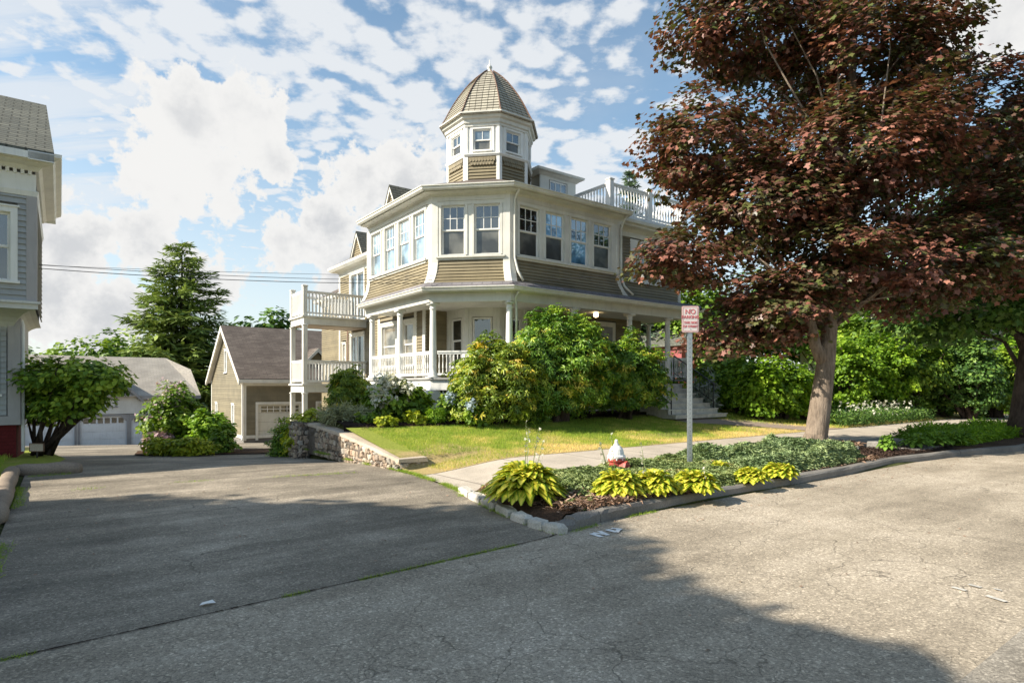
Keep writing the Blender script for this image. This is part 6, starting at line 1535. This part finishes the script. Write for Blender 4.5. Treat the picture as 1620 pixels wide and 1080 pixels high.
def blobs(lst, warp=None):
    acc = None
    for u, v, r in lst:
        y = 1/np.linalg.norm(((u-810)/953, 1, (612-v)/953)); rad = .86*r/953*y
        dd = wn.vmath('DISTANCE', warp if warp is not None else dirv, D(u, v)).outputs['Value']
        k = wn.math('SUBTRACT', 1., wn.math('DIVIDE', dd, rad))
        acc = k if acc is None else wn.math('MAXIMUM', acc, k)
    return wn.math('MAXIMUM', acc, -1.)
fb1 = wn.noise(dirv, 6.5, 9, .66); fb2 = wn.noise(dirv, 26, 4, .6)
puff = wn.math('ADD', wn.math('MULTIPLY', wn.math('SUBTRACT', fb1, .5), 2.2), wn.math('MULTIPLY', wn.math('SUBTRACT', fb2, .5), .9))
cum = blobs([(300, 195, 110), (390, 190, 105), (250, 270, 95), (350, 270, 110), (430, 250, 70), (355, 320, 55), (300, 310, 60), (560, 295, 100), (640, 300, 110), (520, 350, 90), (450, 385, 80), (620, 380, 90),
             (120, 385, 130), (240, 390, 110), (60, 470, 140), (180, 500, 120), (330, 440, 90), (560, 440, 90), (1560, 20, 150), (-200, 350, 250), (1900, 250, 300), (60, 350, 60)])
cumv = wn.math('ADD', cum, puff)
cmask = wn.smooth(cumv, .16, .36)
# high ripple cloud
rip = wn.noise(wn.mapping(plane, (1, 1, 1), loc=(3.1, 1.7, 0)), 8, 6, .64)
vor = wn.n('ShaderNodeTexVoronoi', feature='SMOOTH_F1'); vor.inputs['Scale'].default_value = 12.5; vor.inputs['Smoothness'].default_value = .6
wv = wn.vmath('ADD', plane, wn.vmath('MULTIPLY', wn.vmath('SUBTRACT', wn.noisec(plane, 6, 4), (.5, .5, .5)).outputs[0], (.22, .22, .22)).outputs[0]).outputs[0]
wn.l(wv, vor.inputs['Vector'])
cells = wn.math('SUBTRACT', .62, vor.outputs['Distance'])
area = blobs([(480, 40, 420), (750, 90, 380), (250, 60, 260), (640, 160, 300), (930, 300, 240), (700, 220, 260), (100, 30, 150)])
ripv = wn.math('ADD', wn.math('ADD', wn.math('MULTIPLY', cells, 1.7), wn.math('MULTIPLY', wn.math('SUBTRACT', rip, .5), 2.4)), wn.math('MULTIPLY', area, .75))
rmask = wn.math('MULTIPLY', wn.smooth(ripv, .25, .95), .92)
# streaks
stv = wn.mapping(plane, (1, 6.5, 1), rot=(0, 0, radians(52)), loc=(.3, .2, 0))
stn = wn.noise(stv, 1.0, 6, .6)
sarea = blobs([(60, 190, 260), (120, 300, 200), (0, 60, 140)])
smask = wn.math('MULTIPLY', wn.smooth(wn.math('ADD', stn, wn.math('MULTIPLY', sarea, .25)), .50, .75), .75)
# general light veil elsewhere (out of this view too)
vn = wn.noise(plane, .9, 6, .6)
veil = wn.math('MULTIPLY', wn.smooth(vn, .42, .75), .22)
haze = wn.smooth(sep.outputs[2], .0, .45, .72, 0)
m = wn.math('MAXIMUM', wn.math('MAXIMUM', rmask, smask), wn.math('MAXIMUM', veil, haze))
CL = 4.95
skyc = wn.mix(1., sky.outputs[0], (1.16, 1.19, 1.06), 'MULTIPLY')
c1 = wn.mix(m, skyc, (CL*.90, CL*.93, CL*.96))
sh = wn.smooth(wn.noise(wn.mapping(dirv, loc=(.0, 0, .035)), 5.5, 6, .55), .37, .58)
edge = wn.smooth(cumv, .3, 1.1)
shade = wn.math('MULTIPLY', sh, edge)
cc = wn.mix(wn.math('MULTIPLY', shade, .85), (CL*.97, CL*.965, CL*.95), (CL*.66, CL*.68, CL*.71))
c2 = wn.mix(cmask, c1, cc)
# ground half of the world sphere
dn = wn.smooth(sep.outputs[2], -.02, .0)
c3 = wn.mix(dn, (1.2, 1.25, 1.1), c2)
wn.l(c3, bg.inputs[0]); wn.l(bg.outputs[0], out.inputs[0])

sun = bpy.data.lights.new('sun', 'SUN'); sun.energy = 5.0; sun.angle = radians(.53); sun.color = (1, .915, .78)
so = bpy.data.objects.new('sun', sun); COL.objects.link(so)
ce = cos(radians(SUN_EL)); k = ce/math.hypot(sx, sy)
from mathutils import Vector
so.rotation_euler = Vector((sx*k, sy*k, sin(radians(SUN_EL)))).to_track_quat('Z', 'Y').to_euler()

cam = bpy.data.cameras.new('camera'); co_ = bpy.data.objects.new('camera', cam); COL.objects.link(co_)
cam.sensor_width = 36; cam.lens = 36*953/1620; cam.shift_y = 72/1620; cam.clip_start = .05; cam.clip_end = 3000
co_.location = (0, 0, EYE); co_.rotation_euler = (pi/2, 0, 0); SC.camera = co_
SC.render.engine = 'CYCLES'
SC.view_settings.view_transform = 'Standard'; SC.view_settings.look = 'None'; SC.view_settings.exposure = .92; SC.view_settings.gamma = 1
SC.cycles.max_bounces = 6; SC.cycles.diffuse_bounces = 3; SC.cycles.glossy_bounces = 3; SC.cycles.transmission_bounces = 4; SC.cycles.transparent_max_bounces = 6
SC.cycles.use_denoising = True
world.cycles.sampling_method = 'NONE'
